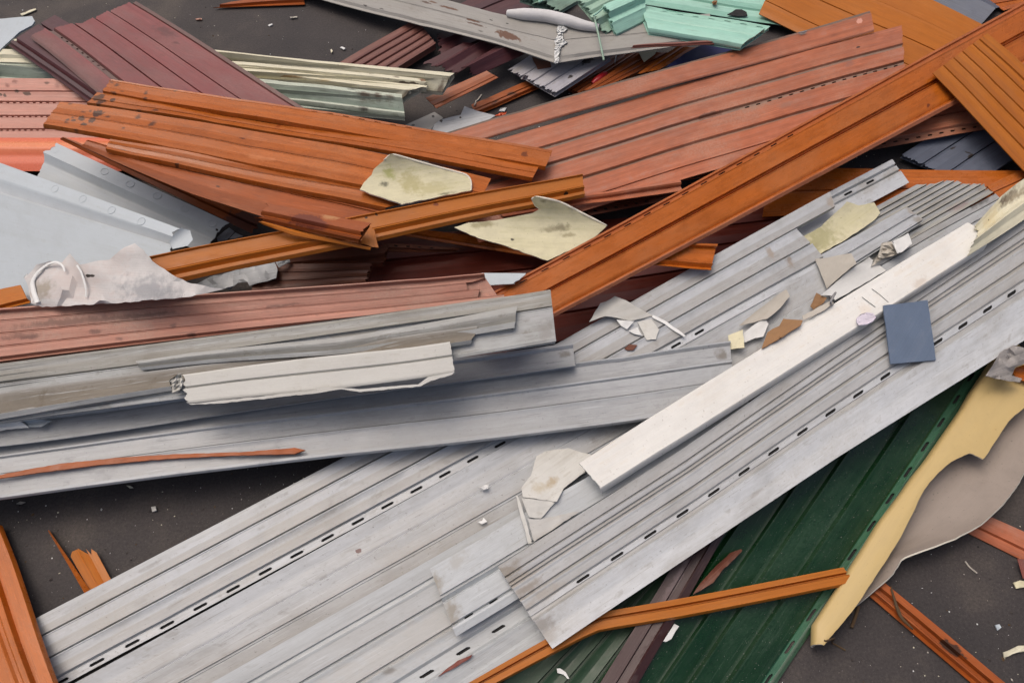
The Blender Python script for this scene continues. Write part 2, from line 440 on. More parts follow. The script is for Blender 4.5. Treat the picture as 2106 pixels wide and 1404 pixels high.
    o_info = dict(pl=pl, fa=fa, fb=fb, hmax=hmax, locate=locate, Ln=Ln, Wd=Wd)
    INFO[o.name] = o_info
    return o
INFO = {}
def jitter(poly, amt, stepx=9):
    out = []; n = len(poly)
    for k in range(n):
        p, q = np.array(poly[k], float), np.array(poly[(k+1) % n], float); L_ = np.linalg.norm(q-p); m = max(1, int(L_/stepx))
        nrm = np.array([-(q-p)[1], (q-p)[0]])/max(L_, 1e-6)
        for j in range(m):
            x = p+(q-p)*j/m
            if j: x = x+nrm*random.uniform(-amt, amt)
            out.append(tuple(x))
    return out
def sheet(name, label, cat, poly, matkey, mkw, group=None, thick=.002, curl=None, wr=0., wrs=25., jit=.8, lim=.35, lift=None, step=None,
          gap=.001, top=None, inner=None, rim=None, stains=(), parent=None, update=True, fold=None, roll=None):
    """a loose flat, torn or curled piece cut to an outline; curl = (p, q, amount[, side]) bends it about the line p-q"""
    if jit: poly = jitter(poly, jit)
    ctop = (curl[2]*.5 if curl else 0)+wr
    pl = settle(poly, (top if top is not None else ctop)+thick*.5, lim, lift, gap=gap+thick, update=update)
    p3 = np.array([hit(pl, p) for p in poly]); c = p3.mean(0)
    e1 = p3[np.argmax(np.linalg.norm(p3-c, axis=1))]-c; e1 -= pl.n*np.dot(e1, pl.n); e1 /= np.linalg.norm(e1); e2 = np.cross(pl.n, e1)
    to2 = lambda q: np.stack([(q-c)@e2, (q-c)@e1], -1)
    q2 = to2(p3); size = np.ptp(q2, axis=0); stp = step or max(.004, min(size.max()/9, .02))
    if curl or wr: stp = min(stp, max(.004, size.max()/16))
    xs = np.arange(q2[:,0].min()+stp*.4, q2[:,0].max(), stp); ys = np.arange(q2[:,1].min()+stp*.4, q2[:,1].max(), stp)
    gx, gy = np.meshgrid(xs, ys); m = inside([tuple(a) for a in q2], gx, gy)
    inn = np.stack([gx[m], gy[m]], -1)
    if len(inn):
        dd = np.min(np.linalg.norm(inn[:,None]-q2[None], axis=2), axis=1); inn = inn[dd > stp*.35]
    al = [Vector(a) for a in q2]+[Vector(a) for a in inn]; n = len(q2)
    vo, _, fo, *_r = delaunay_2d_cdt(al, [(i,(i+1) % n) for i in range(n)], [], 1, 1e-7)
    v2 = np.array([tuple(v) for v in vo]); fo = [list(f) for f in fo]
    hh = np.zeros(len(v2))
    if curl:
        a2, b2 = to2(np.array([hit(pl, curl[0]), hit(pl, curl[1])])); t2 = (b2-a2)/np.linalg.norm(b2-a2); n2_ = np.array([-t2[1], t2[0]])
        dd = (v2-a2)@n2_; mx = np.abs(dd).max(); side = curl[3] if len(curl) > 3 else 0
        g = np.abs(dd)/mx
        if side: g = np.clip(dd*side, 0, None)/mx
        hh += curl[2]*g**2
    if fold:
        a2, b2 = to2(np.array([hit(pl, fold[0]), hit(pl, fold[1])])); t2 = (b2-a2)/np.linalg.norm(b2-a2); n2_ = np.array([-t2[1], t2[0]])
        dd = (v2-a2)@n2_; hh += np.clip(fold[2]-np.abs(dd)*fold[2]/max(np.abs(dd).max(),1e-6), 0, None)
    if wr:
        sd_ = random.uniform(0, 100)
        hh += wr*np.array([1.1-1.5*abs(mnoise.noise(Vector((x*wrs, y*wrs, sd_))))-.8*abs(mnoise.noise(Vector((x*wrs*2.3, y*wrs*2.3, sd_+3)))) for x, y in v2]).clip(0, 2)
    X = c + v2[:,:1]*e2 + v2[:,1:]*e1
    X = np.array([hit(pl, q, h) for q, h in zip(project(X), hh)])
    for k, f in enumerate(fo):
        if np.dot(np.cross(X[f[1]]-X[f[0]], X[f[2]]-X[f[0]]), pl.n) < 0: fo[k] = f[::-1]
    st = []
    for q in stains:
        z = to2(hit(pl, q[0])[None])[0]; st.append((z[0], z[1], q[1], q[2], q[3], q[4]))
    ms = [mat(matkey, **dict(mkw, stains=st)) if st else mat(matkey, **mkw)]; um = rm = 0
    if rim: ms.append(rim); rm = len(ms)-1
    if inner: ms.append(inner); um = len(ms)-1
    o = solid(name, X, np.tile(pl.n, (len(X),1)), fo, v2, np.zeros(len(X)), thick, ms, smooth=32 if wr > .008 else 50, parent=parent, rim_mat=rm, under_mat=um)
    tagobj(o, label, cat, group)
    INFO[o.name] = dict(pl=pl, hmax=ctop*.8)
    if roll:                                          # thickened, rolled lip along part of the outline
        path, rr_ = roll; pp = np.array(path, float); cu = np.concatenate([[0], np.cumsum(np.linalg.norm(np.diff(pp, axis=0), axis=1))]); ts = np.linspace(0, cu[-1], len(pp)*6)
        pts = []
        for t in ts:
            px = (np.interp(t, cu, pp[:,0]), np.interp(t, cu, pp[:,1])); z = to2(hit(pl, px)[None])[0]
            k = np.argsort(((v2-z)**2).sum(1))[:3]; pts.append(hit(pl, px, hh[k].mean()))
        pts = np.array(pts)
        for _ in range(2): pts[1:-1] = (pts[:-2]+2*pts[1:-1]+pts[2:])/4
        vs = []; fs = []; sg = 8
        for k in range(len(pts)):
            t = pts[min(k+1,len(pts)-1)]-pts[max(k-1,0)]; t = t/np.linalg.norm(t); a_ = np.cross(t, pl.n); a_ /= np.linalg.norm(a_); b_ = np.cross(a_, t)
            r0 = rr_*(.5+.5*min(1, 6*min(k, len(pts)-1-k)/len(pts)))
            for j in range(sg): an = 2*math.pi*j/sg; vs.append(pts[k]+a_*math.cos(an)*r0+b_*math.sin(an)*r0)
        for k in range(len(pts)-1):
            for j in range(sg): fs.append((k*sg+j, k*sg+(j+1) % sg, (k+1)*sg+(j+1) % sg, (k+1)*sg+j))
        fs.append(tuple(range(sg-1,-1,-1))); fs.append(tuple((len(pts)-1)*sg+j for j in range(sg)))
        me = bpy.data.meshes.new('rolled_edge'); me.from_pydata([tuple(v) for v in vs], [], fs); me.uv_layers.new(name='m'); me.materials.append(rim or ms[0])
        me.polygons.foreach_set('use_smooth', [True]*len(me.polygons))
        c_ = bpy.data.objects.new('rolled_edge', me); COL.objects.link(c_); c_.parent = o
    return o
def tube(name, label, cat, path, rad, matkey, mkw, group=None, flat=1.0, seg=10, parent=None, raise_=0., heights=None, on=None):
    """rod, strip or roll laid along a pixel path on whatever lies below"""
    n = max(4, len(path)*4); pp = np.array(path, float); cu = np.concatenate([[0], np.cumsum(np.linalg.norm(np.diff(pp, axis=0), axis=1))]); cu /= cu[-1]
    ts = np.linspace(0, 1, n)
    px = np.stack([np.interp(ts, cu, pp[:,0]), np.interp(ts, cu, pp[:,1])], -1)
    for _ in range(2): px[1:-1] = (px[:-2]+2*px[1:-1]+px[2:])/4
    rr = rad if hasattr(rad, '__len__') else [rad, rad]
    rv = np.interp(ts, np.linspace(0,1,len(rr)), rr); C3 = []
    for k, p in enumerate(px):
        wv = bufat(p) if on is None else 1.0/np.dot(hit(INFO[on]['pl'], p, INFO[on]['hmax'])-CV, np.array([0, RS, -RC])); z = -raydir(p)[2]; hgt = rv[k]*flat+.0006+raise_
        if heights is not None: hgt += np.interp(ts[k], np.linspace(0,1,len(heights)), heights)
        C3.append(wpt(p, wv+wv*wv*hgt/z))
    C3 = np.array(C3)
    for _ in range(3): C3[1:-1,2] = np.maximum((C3[:-2,2]+2*C3[1:-1,2]+C3[2:,2])/4, C3[1:-1,2])
    vs = []; fs = []
    for k in range(n):
        t = C3[min(k+1,n-1)]-C3[max(k-1,0)]; t /= np.linalg.norm(t); sd_ = np.cross(t, (0,0,1)); sd_ /= np.linalg.norm(sd_); up = np.cross(sd_, t)
        for j in range(seg):
            an = 2*math.pi*j/seg; vs.append(C3[k]+sd_*math.cos(an)*rv[k]+up*math.sin(an)*rv[k]*flat)
    for k in range(n-1):
        for j in range(seg):
            a = k*seg+j; b = k*seg+(j+1) % seg; fs.append((a, b, b+seg, a+seg))
    fs.append(tuple(range(seg-1,-1,-1))); fs.append(tuple((n-1)*seg+j for j in range(seg)))
    me = bpy.data.meshes.new(name); me.from_pydata([tuple(v) for v in vs], [], fs)
    ul = me.uv_layers.new(name='m'); 
    for lp in me.loops:
        k, j = divmod(lp.vertex_index, seg); ul.data[lp.index].uv = (j*rv[k]*.6, k*.02)
    me.materials.append(mat(matkey, **mkw)); me.polygons.foreach_set('use_smooth', [True]*len(me.polygons)); me.set_sharp_from_angle(angle=math.radians(50)); me.update()
    import bmesh
    bm = bmesh.new(); bm.from_mesh(me); bmesh.ops.recalc_face_normals(bm, faces=bm.faces); bm.to_mesh(me); bm.free()
    o = bpy.data.objects.new(name, me); COL.objects.link(o)
    if parent: o.parent = parent
    tagobj(o, label, cat, group)
    return o

# ------------------------------------------------------------------ material presets
MUD = sc(70,45,28); RESID = sc(120,116,108)
GREY  = ('grey_pvc',  dict(dust=.35, dustcol=sc(150,145,134), base=sc(193,198,202), worn=sc(160,159,155), dirt=sc(116,112,104), streak=.22, blotch=.2, dirtamt=.45, dark=.55, grain=.14, rough=.42, bump=.10))
GREYC = ('clean_grey_pvc', dict(dust=.2, dustcol=sc(156,152,144), base=sc(192,198,201), worn=sc(176,178,178), dirt=sc(130,128,122), streak=.26, blotch=.18, dirtamt=.34, dark=.4, grain=.2, rough=.4, bump=.08))
GREYD = ('weathered_grey_pvc', dict(base=sc(186,190,190), worn=sc(160,159,151), dirt=sc(106,99,86), streak=.32, blotch=.2, dirtamt=.5, dark=.4, grain=.2, rough=.55, bump=.15))
BLUEG = ('blue_grey_pvc', dict(dust=.2, dustcol=sc(150,148,142), base=sc(186,191,195), worn=sc(170,173,174), dirt=sc(105,105,105), streak=.28, blotch=.18, dirtamt=.35, dark=.35, grain=.2, rough=.4, bump=.08))
ORNG  = ('orange_woodgrain', dict(spec=.32, dust=.2, dustcol=sc(186,136,98), base=sc(200,108,34), worn=sc(180,98,44), dirt=sc(150,80,30), streak=.42, blotch=.25, dirtamt=.5, dark=.3, grain=.36, rough=.29, bump=.10))
ORNGY = ('golden_woodgrain', dict(spec=.3, dust=.1, dustcol=sc(190,146,98), base=sc(188,110,30), worn=sc(172,100,40), dirt=sc(150,84,32), streak=.3, blotch=.12, dirtamt=.35, dark=.15, grain=.25, rough=.46, bump=.09))
ORNGB = ('brown_woodgrain', dict(spec=.32, dust=.25, dustcol=sc(166,120,90), base=sc(172,88,34), worn=sc(150,82,44), dirt=sc(116,60,30), streak=.4, blotch=.2, dirtamt=.5, dark=.25, grain=.35, rough=.4, bump=.14))
SALM  = ('salmon_woodgrain', dict(dust=.55, dustcol=sc(172,130,108), base=sc(196,110,70), worn=sc(132,118,104), dirt=sc(156,112,96), streak=.42, blotch=.28, dirtamt=.55, dark=.4, grain=.4, rough=.5, bump=.16))
SALMD = ('dusty_salmon', dict(dust=.5, dustcol=sc(168,144,128), base=sc(192,134,114), worn=sc(150,104,88), dirt=sc(130,98,84), streak=.4, blotch=.2, dirtamt=.55, dark=.45, grain=.3, rough=.55, bump=.15))
PINK  = ('pink_woodgrain', dict(base=sc(206,148,130), worn=sc(190,132,114), dirt=sc(160,110,96), streak=.35, blotch=.15, dirtamt=.35, dark=.2, grain=.3, rough=.5, bump=.12))
MARO  = ('maroon_pvc', dict(dust=.35, dustcol=sc(140,104,98), base=sc(138,66,66), worn=sc(108,84,78), dirt=sc(96,60,56), streak=.35, blotch=.25, dirtamt=.5, dark=.3, light=.10, grain=.25, rough=.5, bump=.12))
MAROD = ('dark_maroon_pvc', dict(base=sc(82,40,44), worn=sc(76,50,52), dirt=sc(70,46,46), streak=.35, blotch=.2, dirtamt=.4, dark=.2, grain=.2, rough=.45, bump=.1))
MAHO  = ('mahogany_woodgrain', dict(base=sc(126,50,32), worn=sc(120,52,36), dirt=sc(92,42,30), streak=.45, blotch=.2, dirtamt=.5, dark=.2, grain=.35, rough=.4, bump=.12))
BROWN = ('brown_pvc', dict(base=sc(120,66,42), worn=sc(104,62,44), dirt=sc(76,48,36), streak=.4, blotch=.25, dirtamt=.5, dark=.3, grain=.3, rough=.5, bump=.14))
REDB  = ('red_brown_woodgrain', dict(base=sc(142,92,80), worn=sc(110,66,58), dirt=sc(92,56,48), streak=.4, blotch=.2, dirtamt=.5, dark=.2, grain=.3, rough=.5, bump=.12))
GREEN = ('green_pvc', dict(dust=.25, dustcol=sc(70,96,76), base=sc(13,52,24), worn=sc(60,112,84), dirt=sc(20,44,28), streak=.3, blotch=.25, dirtamt=.5, dark=.15, light=.45, grain=.15, rough=.32, bump=.1, fleck=300.))
GREEND= ('dusty_green_pvc', dict(base=sc(42,74,50), worn=sc(60,82,64), dirt=sc(62,66,52), streak=.3, blotch=.3, dirtamt=.6, dark=.2, light=.2, grain=.15, rough=.5, bump=.1, fleck=300.))
DKBR  = ('dark_brown_pvc', dict(base=sc(84,64,62), worn=sc(104,86,84), dirt=sc(54,36,36), streak=.35, blotch=.3, dirtamt=.6, dark=.3, light=.1, grain=.2, rough=.42, bump=.12))
MINT  = ('mint_pvc', dict(base=sc(164,214,196), worn=sc(132,186,166), dirt=sc(120,140,120), streak=.25, blotch=.15, dirtamt=.25, dark=.3, grain=.12, rough=.42, bump=.09))
MINTD = ('weathered_mint_pvc', dict(base=sc(160,194,174), worn=sc(120,150,134), dirt=sc(96,96,76), streak=.35, blotch=.25, dirtamt=.5, dark=.4, grain=.2, rough=.5, bump=.12))
CREAM = ('cream_pvc', dict(base=sc(224,220,194), worn=sc(196,190,164), dirt=sc(150,134,100), streak=.22, blotch=.15, dirtamt=.3, dark=.45, grain=.12, rough=.5, bump=.1))
IVORY = ('ivory_plank', dict(base=sc(224,224,219), worn=sc(216,214,206), dirt=sc(190,178,158), streak=.1, blotch=.12, dirtamt=.3, dark=.5, grain=.06, rough=.6, bump=.2))
SHEET = ('light_grey_sheet', dict(base=sc(180,190,196), worn=sc(200,206,208), dirt=sc(150,154,152), streak=.06, blotch=.12, dirtamt=.25, dark=.3, grain=.04, rough=.5, bump=.08))
SHARD = ('torn_grey_shard', dict(base=sc(200,200,194), worn=sc(190,190,184), dirt=sc(150,144,130), streak=.08, blotch=.15, dirtamt=.35, dark=.3, grain=.06, rough=.55, bump=.12))
WHITE = ('white_chip', dict(base=sc(222,224,222), worn=sc(210,210,206), dirt=sc(170,166,156), streak=.06, blotch=.1, dirtamt=.2, dark=.15, grain=.05, rough=.5, bump=.08))
TRIMG = ('grey_trim', dict(base=sc(156,154,148), worn=sc(132,130,124), dirt=sc(112,106,96), streak=.2, blotch=.15, dirtamt=.35, dark=.45, grain=.1, rough=.45, bump=.1))
BEIGE = ('algae_beige', dict(base=sc(218,212,178), worn=sc(200,192,150), dirt=sc(150,146,92), streak=.08, blotch=.25, dirtamt=.4, dark=.5, grain=.05, rough=.55, bump=.14))
CARD  = ('grey_card', dict(base=sc(182,177,166), dirt=sc(140,130,114), streak=.05, blotch=.15, dirtamt=.3, dark=.2, grain=.05, rough=.8, bump=.15))
CBRD  = ('brown_cardboard', dict(base=sc(152,116,80), dirt=sc(130,92,58), streak=.1, blotch=.2, dirtamt=.3, dark=.3, grain=.05, rough=.85, bump=.2))
SLATE = ('slate_blue_swatch', dict(base=sc(94,110,132), worn=sc(88,102,122), dirt=sc(112,120,132), streak=.05, blotch=.15, dirtamt=.3, dark=.2, light=.25, grain=.08, rough=.6, bump=.16))
DSLAT = ('dark_slate_pvc', dict(base=sc(98,106,122), worn=sc(84,92,108), dirt=sc(70,74,82), streak=.25, blotch=.2, dirtamt=.4, dark=.3, light=.08, grain=.12, rough=.5, bump=.1))
FELT  = ('dusty_film', dict(base=sc(198,196,194), worn=sc(190,176,172), dirt=sc(184,170,164), streak=.04, blotch=.2, dirtamt=.5, dark=.45, grain=.03, rough=.7, bump=.3))
FOAM  = ('white_foam', dict(base=sc(212,212,212), dirt=sc(170,168,164), streak=.03, blotch=.15, dirtamt=.3, dark=.3, grain=.02, rough=.9, bump=.35))
YELL  = ('ochre_sheet', dict(base=sc(192,168,114), worn=sc(200,170,100), dirt=sc(182,156,100), streak=.05, blotch=.1, dirtamt=.3, dark=.3, grain=.03, rough=.5, bump=.08))
INNER = ('taupe_sheet', dict(base=sc(150,139,129), dirt=sc(130,118,108), streak=.05, blotch=.2, dirtamt=.3, dark=.7, grain=.03, rough=.6, bump=.12))
RIM   = ('ivory_torn_edge', dict(base=sc(226,220,204), dirt=sc(190,180,160), streak=.02, blotch=.1, dirtamt=.2, dark=.1, grain=.02, rough=.6, bump=.1))
REDP  = ('glossy_orange_red', dict(base=sc(214,98,58), worn=sc(232,150,104), dirt=sc(180,70,44), streak=.08, blotch=.1, dirtamt=.2, dark=.05, grain=.05, rough=.28, bump=.05))
RUST  = ('rusty_brown', dict(base=sc(120,72,52), dirt=sc(70,46,38), streak=.2, blotch=.35, dirtamt=.5, dark=.4, grain=.3, rough=.8, bump=.4))
BRED  = ('bright_red_plastic', dict(base=sc(176,28,36), dirt=sc(110,30,30), streak=.05, blotch=.15, dirtamt=.3, dark=.2, grain=.05, rough=.4, bump=.1))
NAVY  = ('navy_sheet', dict(base=sc(34,40,92), dirt=sc(30,32,60), streak=.1, blotch=.2, dirtamt=.3, dark=.1, grain=.05, rough=.5, bump=.1))
TWIG  = ('dry_twig', dict(base=sc(92,72,48), dirt=sc(60,46,32), streak=.2, blotch=.3, dirtamt=.4, dark=.2, grain=.3, rough=.9, bump=.4))
BLK   = ('dark_flake_and_slot_shade', dict(base=sc(20,20,20), dirt=sc(28,26,24), streak=.1, blotch=.2, dirtamt=.3, dark=.1, grain=.1, rough=.7, bump=.2))  # also colours the added strips that imitate shade under the slots
STEEL = ('steel', dict(base=sc(150,150,152), dirt=sc(100,98,94), streak=.1, blotch=.2, dirtamt=.3, dark=.2, grain=.1, rough=.35, bump=.1))
CLOD  = ('dirt_clod', dict(base=sc(66,60,58), dirt=sc(46,42,40), streak=.1, blotch=.3, dirtamt=.4, dark=.2, grain=.1, rough=.9, bump=.3))
def make_film():
    m = M_(FELT); b = m.node_tree.nodes['Principled BSDF']; b.inputs['Alpha'].default_value = .62
def M_(x): return mat(x[0], **x[1])

make_film()
# ------------------------------------------------------------------ ground
def ground_material():
    m = bpy.data.materials.new('asphalt'); m.use_nodes = True; t = m.node_tree; b = t.nodes['Principled BSDF']
    tc = t.nodes.new('ShaderNodeTexCoord')
    def nz(s, d, r=.6):
        n = t.nodes.new('ShaderNodeTexNoise'); n.inputs['Scale'].default_value = s; n.inputs['Detail'].default_value = d; n.inputs['Roughness'].default_value = r
        t.links.new(tc.outputs['Object'], n.inputs['Vector']); return n
    def ramp(n, stops):
        r = t.nodes.new('ShaderNodeValToRGB'); el = r.color_ramp.elements
        el[0].position, el[0].color = stops[0]; el[1].position, el[1].color = stops[-1]
        for s in stops[1:-1]: e = el.new(s[0]); e.color = s[1]
        t.links.new(n.outputs['Fac'], r.inputs[0]); return r
    def mx(a, c, f, bt='MIX'):
        n = t.nodes.new('ShaderNodeMix'); n.data_type = 'RGBA'; n.blend_type = bt
        if isinstance(f, float): n.inputs[0].default_value = f
        else: t.links.new(f, n.inputs[0])
        t.links.new(a, n.inputs[6])
        if isinstance(c, tuple): n.inputs[7].default_value = c
        else: t.links.new(c, n.inputs[7])
        return n.outputs[2]
    big = ramp(nz(2.0, 8), [(.32, sc(48,45,46)), (.5, sc(62,57,56)), (.68, sc(94,86,78))])
    fine = ramp(nz(160, 6, .7), [(.3, (.35,.35,.35,1)), (.7, (1.25,1.25,1.25,1))])
    c = mx(big.outputs[0], fine.outputs[0], .75, 'MULTIPLY')
    gr = ramp(nz(420, 2), [(.66, (0,0,0,1)), (.74, (1,1,1,1))])
    c = mx(c, sc(120,112,104), gr.outputs[0])
    t.links.new(c, b.inputs['Base Color']); b.inputs['Roughness'].default_value = .78
    bp = t.nodes.new('ShaderNodeBump'); bp.inputs['Strength'].default_value = .55; bp.inputs['Distance'].default_value = .004
    t.links.new(nz(120, 8, .75).outputs['Fac'], bp.inputs['Height']); t.links.new(bp.outputs[0], b.inputs['Normal'])
    return m
me = bpy.data.meshes.new('ground'); me.from_pydata([(-30,-30,0),(30,-30,0),(30,30,0),(-30,30,0)], [], [(0,1,2,3)])
me.materials.append(ground_material()); g = bpy.data.objects.new('ground', me); COL.objects.link(g); g['kind'] = 'structure'

GO = 'orange wood-grain boards in the pile'; GG = 'grey siding panels in the pile'; GS = 'salmon boards in the pile'
GM = 'mint siding pieces at the top of the pile'; GC = 'torn plastic shards lying on the grey panels'; GX_ = 'small chips on the ground'
FL = lambda h=6, b=0.: [(0,h,b),(1,h,b)]
def box(h, e=.02, b=0.): return [(0,h,b),(1-e,h,b),(1,0,b)]
BLACKISH = sc(40,32,26)

# ================================================================== things lying on the bare ground
panel('profile_offcut', 'short brown-orange trim offcut lying alone on bare asphalt past the maroon panel', 'profile', [A(1330,20),A(1860,-45)], [A(1310,48),A(1872,28)],
      [(0,12),(.6,12),(.65,6),(1,6)], *ORNGB, group=GO, end0=[(0,.05),(1,0)])
panel('profile_strip', 'orange grooved trim strip on the asphalt with a twig lying across it', 'profile', [I(1250,785),I(2060,1455)], [I(1160,870),I(1850,1455)],
      [(0,14),(.34,14),(.38,8),(.6,8),(.64,13),(.74,13),(.78,7),(1,5)], *ORNGB, group=GO, stains=[(I(1650,1190),.012,.03,BLACKISH,.9)], parts=[('ridge',-.01,.34)])
panel('profile_strip', 'flat salmon-orange trim on the asphalt poking out from under the curled ochre sheet', 'profile', [I(1700,290),I(2300,560)], [I(1600,400),I(2300,750)],
      [(0,10),(.62,10),(.66,5),(.7,9),(.86,9),(1,2)], *SALM, group=GS)
panel('profile_strip', 'tiny red-brown trim end on the asphalt below the flat salmon-orange trim', 'profile', [I(2065,640),I(2100,760)], [I(2150,640),I(2160,760)],
      [(0,8),(.4,8),(.45,4),(1,6)], *MAHO)
panel('splinter', 'long thin orange splinter standing out from under the big grey panel on asphalt', 'splinter', [G(300,463),G(560,840)], [G(296,470),G(520,850)],
      [(0,14),(.5,10),(1,0)], *ORNG, group=GO, lim=.5)
panel('board_shard', 'broken golden-orange ribbed board shard with ragged top beside a thin splinter', 'board', [G(580,580),G(700,800)], [G(420,600),G(560,850)],
      [(0,12),(.3,13),(.34,7),(.6,10),(.64,6),(1,8)], *ORNGY, group=GO, rag=(.014,0), end0=[(0,0),(.3,.01),(.5,0),(.75,-.012),(1,.01)])
panel('green_siding', 'dusty dark green siding panel left of the dark brown strip', 'siding panel', [(1330,1130),(930,1500)], [(1460,1130),(1225,1500)],
      grv([.3,.52,.75], 10, 4, .02, 2, (0,.4)), *GREEND, group='green siding panels under the grey ones')
panel('green_siding', 'long glossy green siding panel with slotted edge beside the ochre sheet', 'siding panel', [(1735,700),(1180,1520)], [(2062,712),(1522,1518)],
      [(0,10),(.085,6),(.1,4),(.118,13),(.27,7),(.288,4.5),(.306,13),(.44,7),(.46,4.5),(.48,13),(.66,7),(.682,4.5),(.704,13),(.87,9),(.9,4,.0),(.912,5,1),(.955,5,1),(.965,3,.2),(1,3,.2)],
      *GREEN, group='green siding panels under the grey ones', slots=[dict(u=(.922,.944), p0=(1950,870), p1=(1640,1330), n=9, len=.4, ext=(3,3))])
panel('brown_strip', 'wet dark brown plastic strip lying over the green panels', 'strip', [(1180,1490),(1440,1070)], [(1262,1490),(1500,1080)],
      [(0,8),(.4,9),(.45,6),(.7,7),(.75,9),(1,4)], *DKBR, stains=[((1345,1330),.018,.09,sc(52,26,26),.9),((1330,1390),.012,.06,sc(52,26,26),.9),((1385,1200),.01,.09,sc(120,104,104),.6),((1440,1120),.03,.07,sc(52,26,26),.7)], parts=[('ridge',.75,1.01)])

# ================================================================== top middle: what lies deep in the gap
panel('red_brown_board', 'dusty red-brown ribbed board slanting under the bent grey trim', 'board', [J(-60,705),J(830,190)], [J(540,760),J(1035,445)],
      grv([.22,.42,.62,.82], 26, 6, .03, 1.5), *REDB, hollow=.02)
panel('maroon_profile', 'maroon siding panel behind the bent grey trim and the foam roll', 'siding panel', [J(1250,60),J(1760,-190)], [J(1640,190),J(2050,60)], grv([.5], 20, 5, .03, 2), *MAROD)
panel('maroon_profile', 'dark maroon hollow profile with a jagged black mouth in the gap', 'profile', [J(1060,350),J(1420,210)], [J(1090,600),J(1520,380)], [(0,20),(.4,26),(.5,16),(1,14)], *MAROD, rag=(.01,0), hollow=.014)
panel('maroon_profile', 'dark maroon torn profile beside the cream bundle end', 'profile', [J(900,650),J(1330,440)], [J(1250,760),J(1700,470)], [(0,14),(.3,18),(.5,26),(.7,20),(1,8)], *MAROD, rag=(.012,0))
panel('maroon_profile', 'maroon profile with ragged arched end above the orange gap board', 'profile', [J(1290,700),J(1660,480)], [J(1440,790),J(1980,540)], [(0,10),(.25,30),(.5,38),(.75,30),(1,10)], *MAROD, rag=(.012,0))
panel('orange_board', 'orange-brown board on the ground beside the dirty cream bundle end', 'board', [J(930,1010),J(1560,730)], [J(1040,1115),J(1680,800)], grv([.75], 10, 4, .03, 1), *ORNGB, group=GO)
panel('orange_board', 'muddy orange-brown board on the ground under the ragged grey panel end', 'board', [J(1400,1080),K(470,770)], [J(1440,1195),K(600,845)],
      [(0,12),(.5,12),(.55,7),(.6,12),(.8,12),(.84,6),(1,6)], *ORNGB, group=GO, stains=[(J(1820,980),.012,.02,BLACKISH,.8),(J(1650,1050),.008,.015,BLACKISH,.8),(J(1560,1010),.012,.02,BLACKISH,.6)])
sheet('bracket', 'small grey metal bracket with punched holes in front of the cream bundle', 'bracket', [J(720,1290),J(1020,1155),J(1110,1215),J(1010,1300),J(960,1370),J(780,1350)], *TRIMG, thick=.002, jit=.2, curl=(J(720,1285),J(1020,1155),.01,1),
      stains=[(J(1005,1200),.006,.006,BLACKISH,1),(J(800,1292),.006,.007,BLACKISH,1)])
sheet('sheet_offcut', 'grey sheet offcut with notched top edge beside the grey bracket', 'sheet', [J(960,1330),J(1080,1235),J(1290,1185),J(1330,1095),J(1480,1150),J(1650,1190),J(1480,1300),J(1150,1400)], *BLUEG, thick=.002, jit=.3,
      stains=[(J(1285,1212),.004,.004,BLACKISH,1),(J(1090,1240),.008,.006,BLACKISH,.9)])
panel('brown_board', 'dusty brown slatted board in the gap beside the red plug', 'board', [K(740,905),K(1330,520)], [K(900,975),K(1560,560)], grv([.3,.55,.8], 16, 6, .03, 1), *ORNGB, group=GO, rag=(.008,0), hollow=.01)
panel('brown_board', 'dusty brown notched board in the gap under the red plug', 'board', [K(900,935),K(1500,540)], [K(1120,900),K(1900,540)], grv([.35,.7], 15, 6, .03, 1), *ORNGB, group=GO, rag=(.008,0), hollow=.01)
panel('pink_board', 'short dusty pink board end under the kink of the bent grey trim', 'board', [K(990,700),K(1230,540)], [K(1060,755),K(1330,580)], grv([.5], 14, 4, .03, 1), *SALMD, group=GS)
panel('orange_board', 'bright orange board end beside the navy blue sheet', 'board', [K(1460,760),K(1880,470)], [K(1690,715),K(2060,490)], grv([.4], 12, 5, .03, 1), *ORNG, group=GO)
sheet('plastic_sheet', 'navy blue plastic sheet glimpsed under the mint panel', 'sheet', [L(150,700),L(330,560),L(520,460),L(960,430),L(960,480),L(500,610)], *NAVY, wr=.004)
sheet('chip', 'pale beige triangular chip under the thin brown rail', 'chip', [K(1460,520),K(1660,515),K(1640,560),K(1530,640)], *BEIGE, lim=.5)
panel('hollow_siding', 'dusty grey hollow panel with ragged crumbling end under the bent trim', 'panel', [K(145,705),K(660,370)], [K(600,965),K(1190,585)], [(0,16),(.28,16),(.3,13),(.32,17),(.52,17),(.54,14),(.56,17),(.75,17),(.77,14),(.79,17),(1,16)],
      'lilac_grey_pvc', dict(GREY[1], base=sc(176,176,184), worn=sc(160,160,166)), group=GG, rag=(.012,0), hollow=.012, stains=[(K(765,790),.008,.01,BLACKISH,.9),(K(950,630),.016,.03,BLACKISH,.9)])
sheet('flap', 'dark red-brown flap under the kink of the bent grey trim', 'flap', [K(370,585),K(560,640),K(570,690),K(430,712)], *RUST, lim=.4)
tube('plug', 'small bright red plastic plug lying on the dusty brown boards', 'plug', [K(995,865),K(1130,765)], [.008,.013,.014,.011], *BRED, on='brown_board')
tube('stick', 'short white plastic stick standing beside the red plug', 'stick', [K(1225,655),K(1240,575)], .0022, *WHITE)
tube('stick', 'short pale stick on the ground between the cream bundle and the salmon stack', 'stick', [J(1430,1090),J(1505,980)], .0025, *CARD)
sheet('chip', 'crumpled white foil chip on the ground at the salmon stack edge', 'chip', [J(1680,1150),J(1700,1115),J(1765,1110),J(1745,1150)], *WHITE, wr=.006, wrs=90)
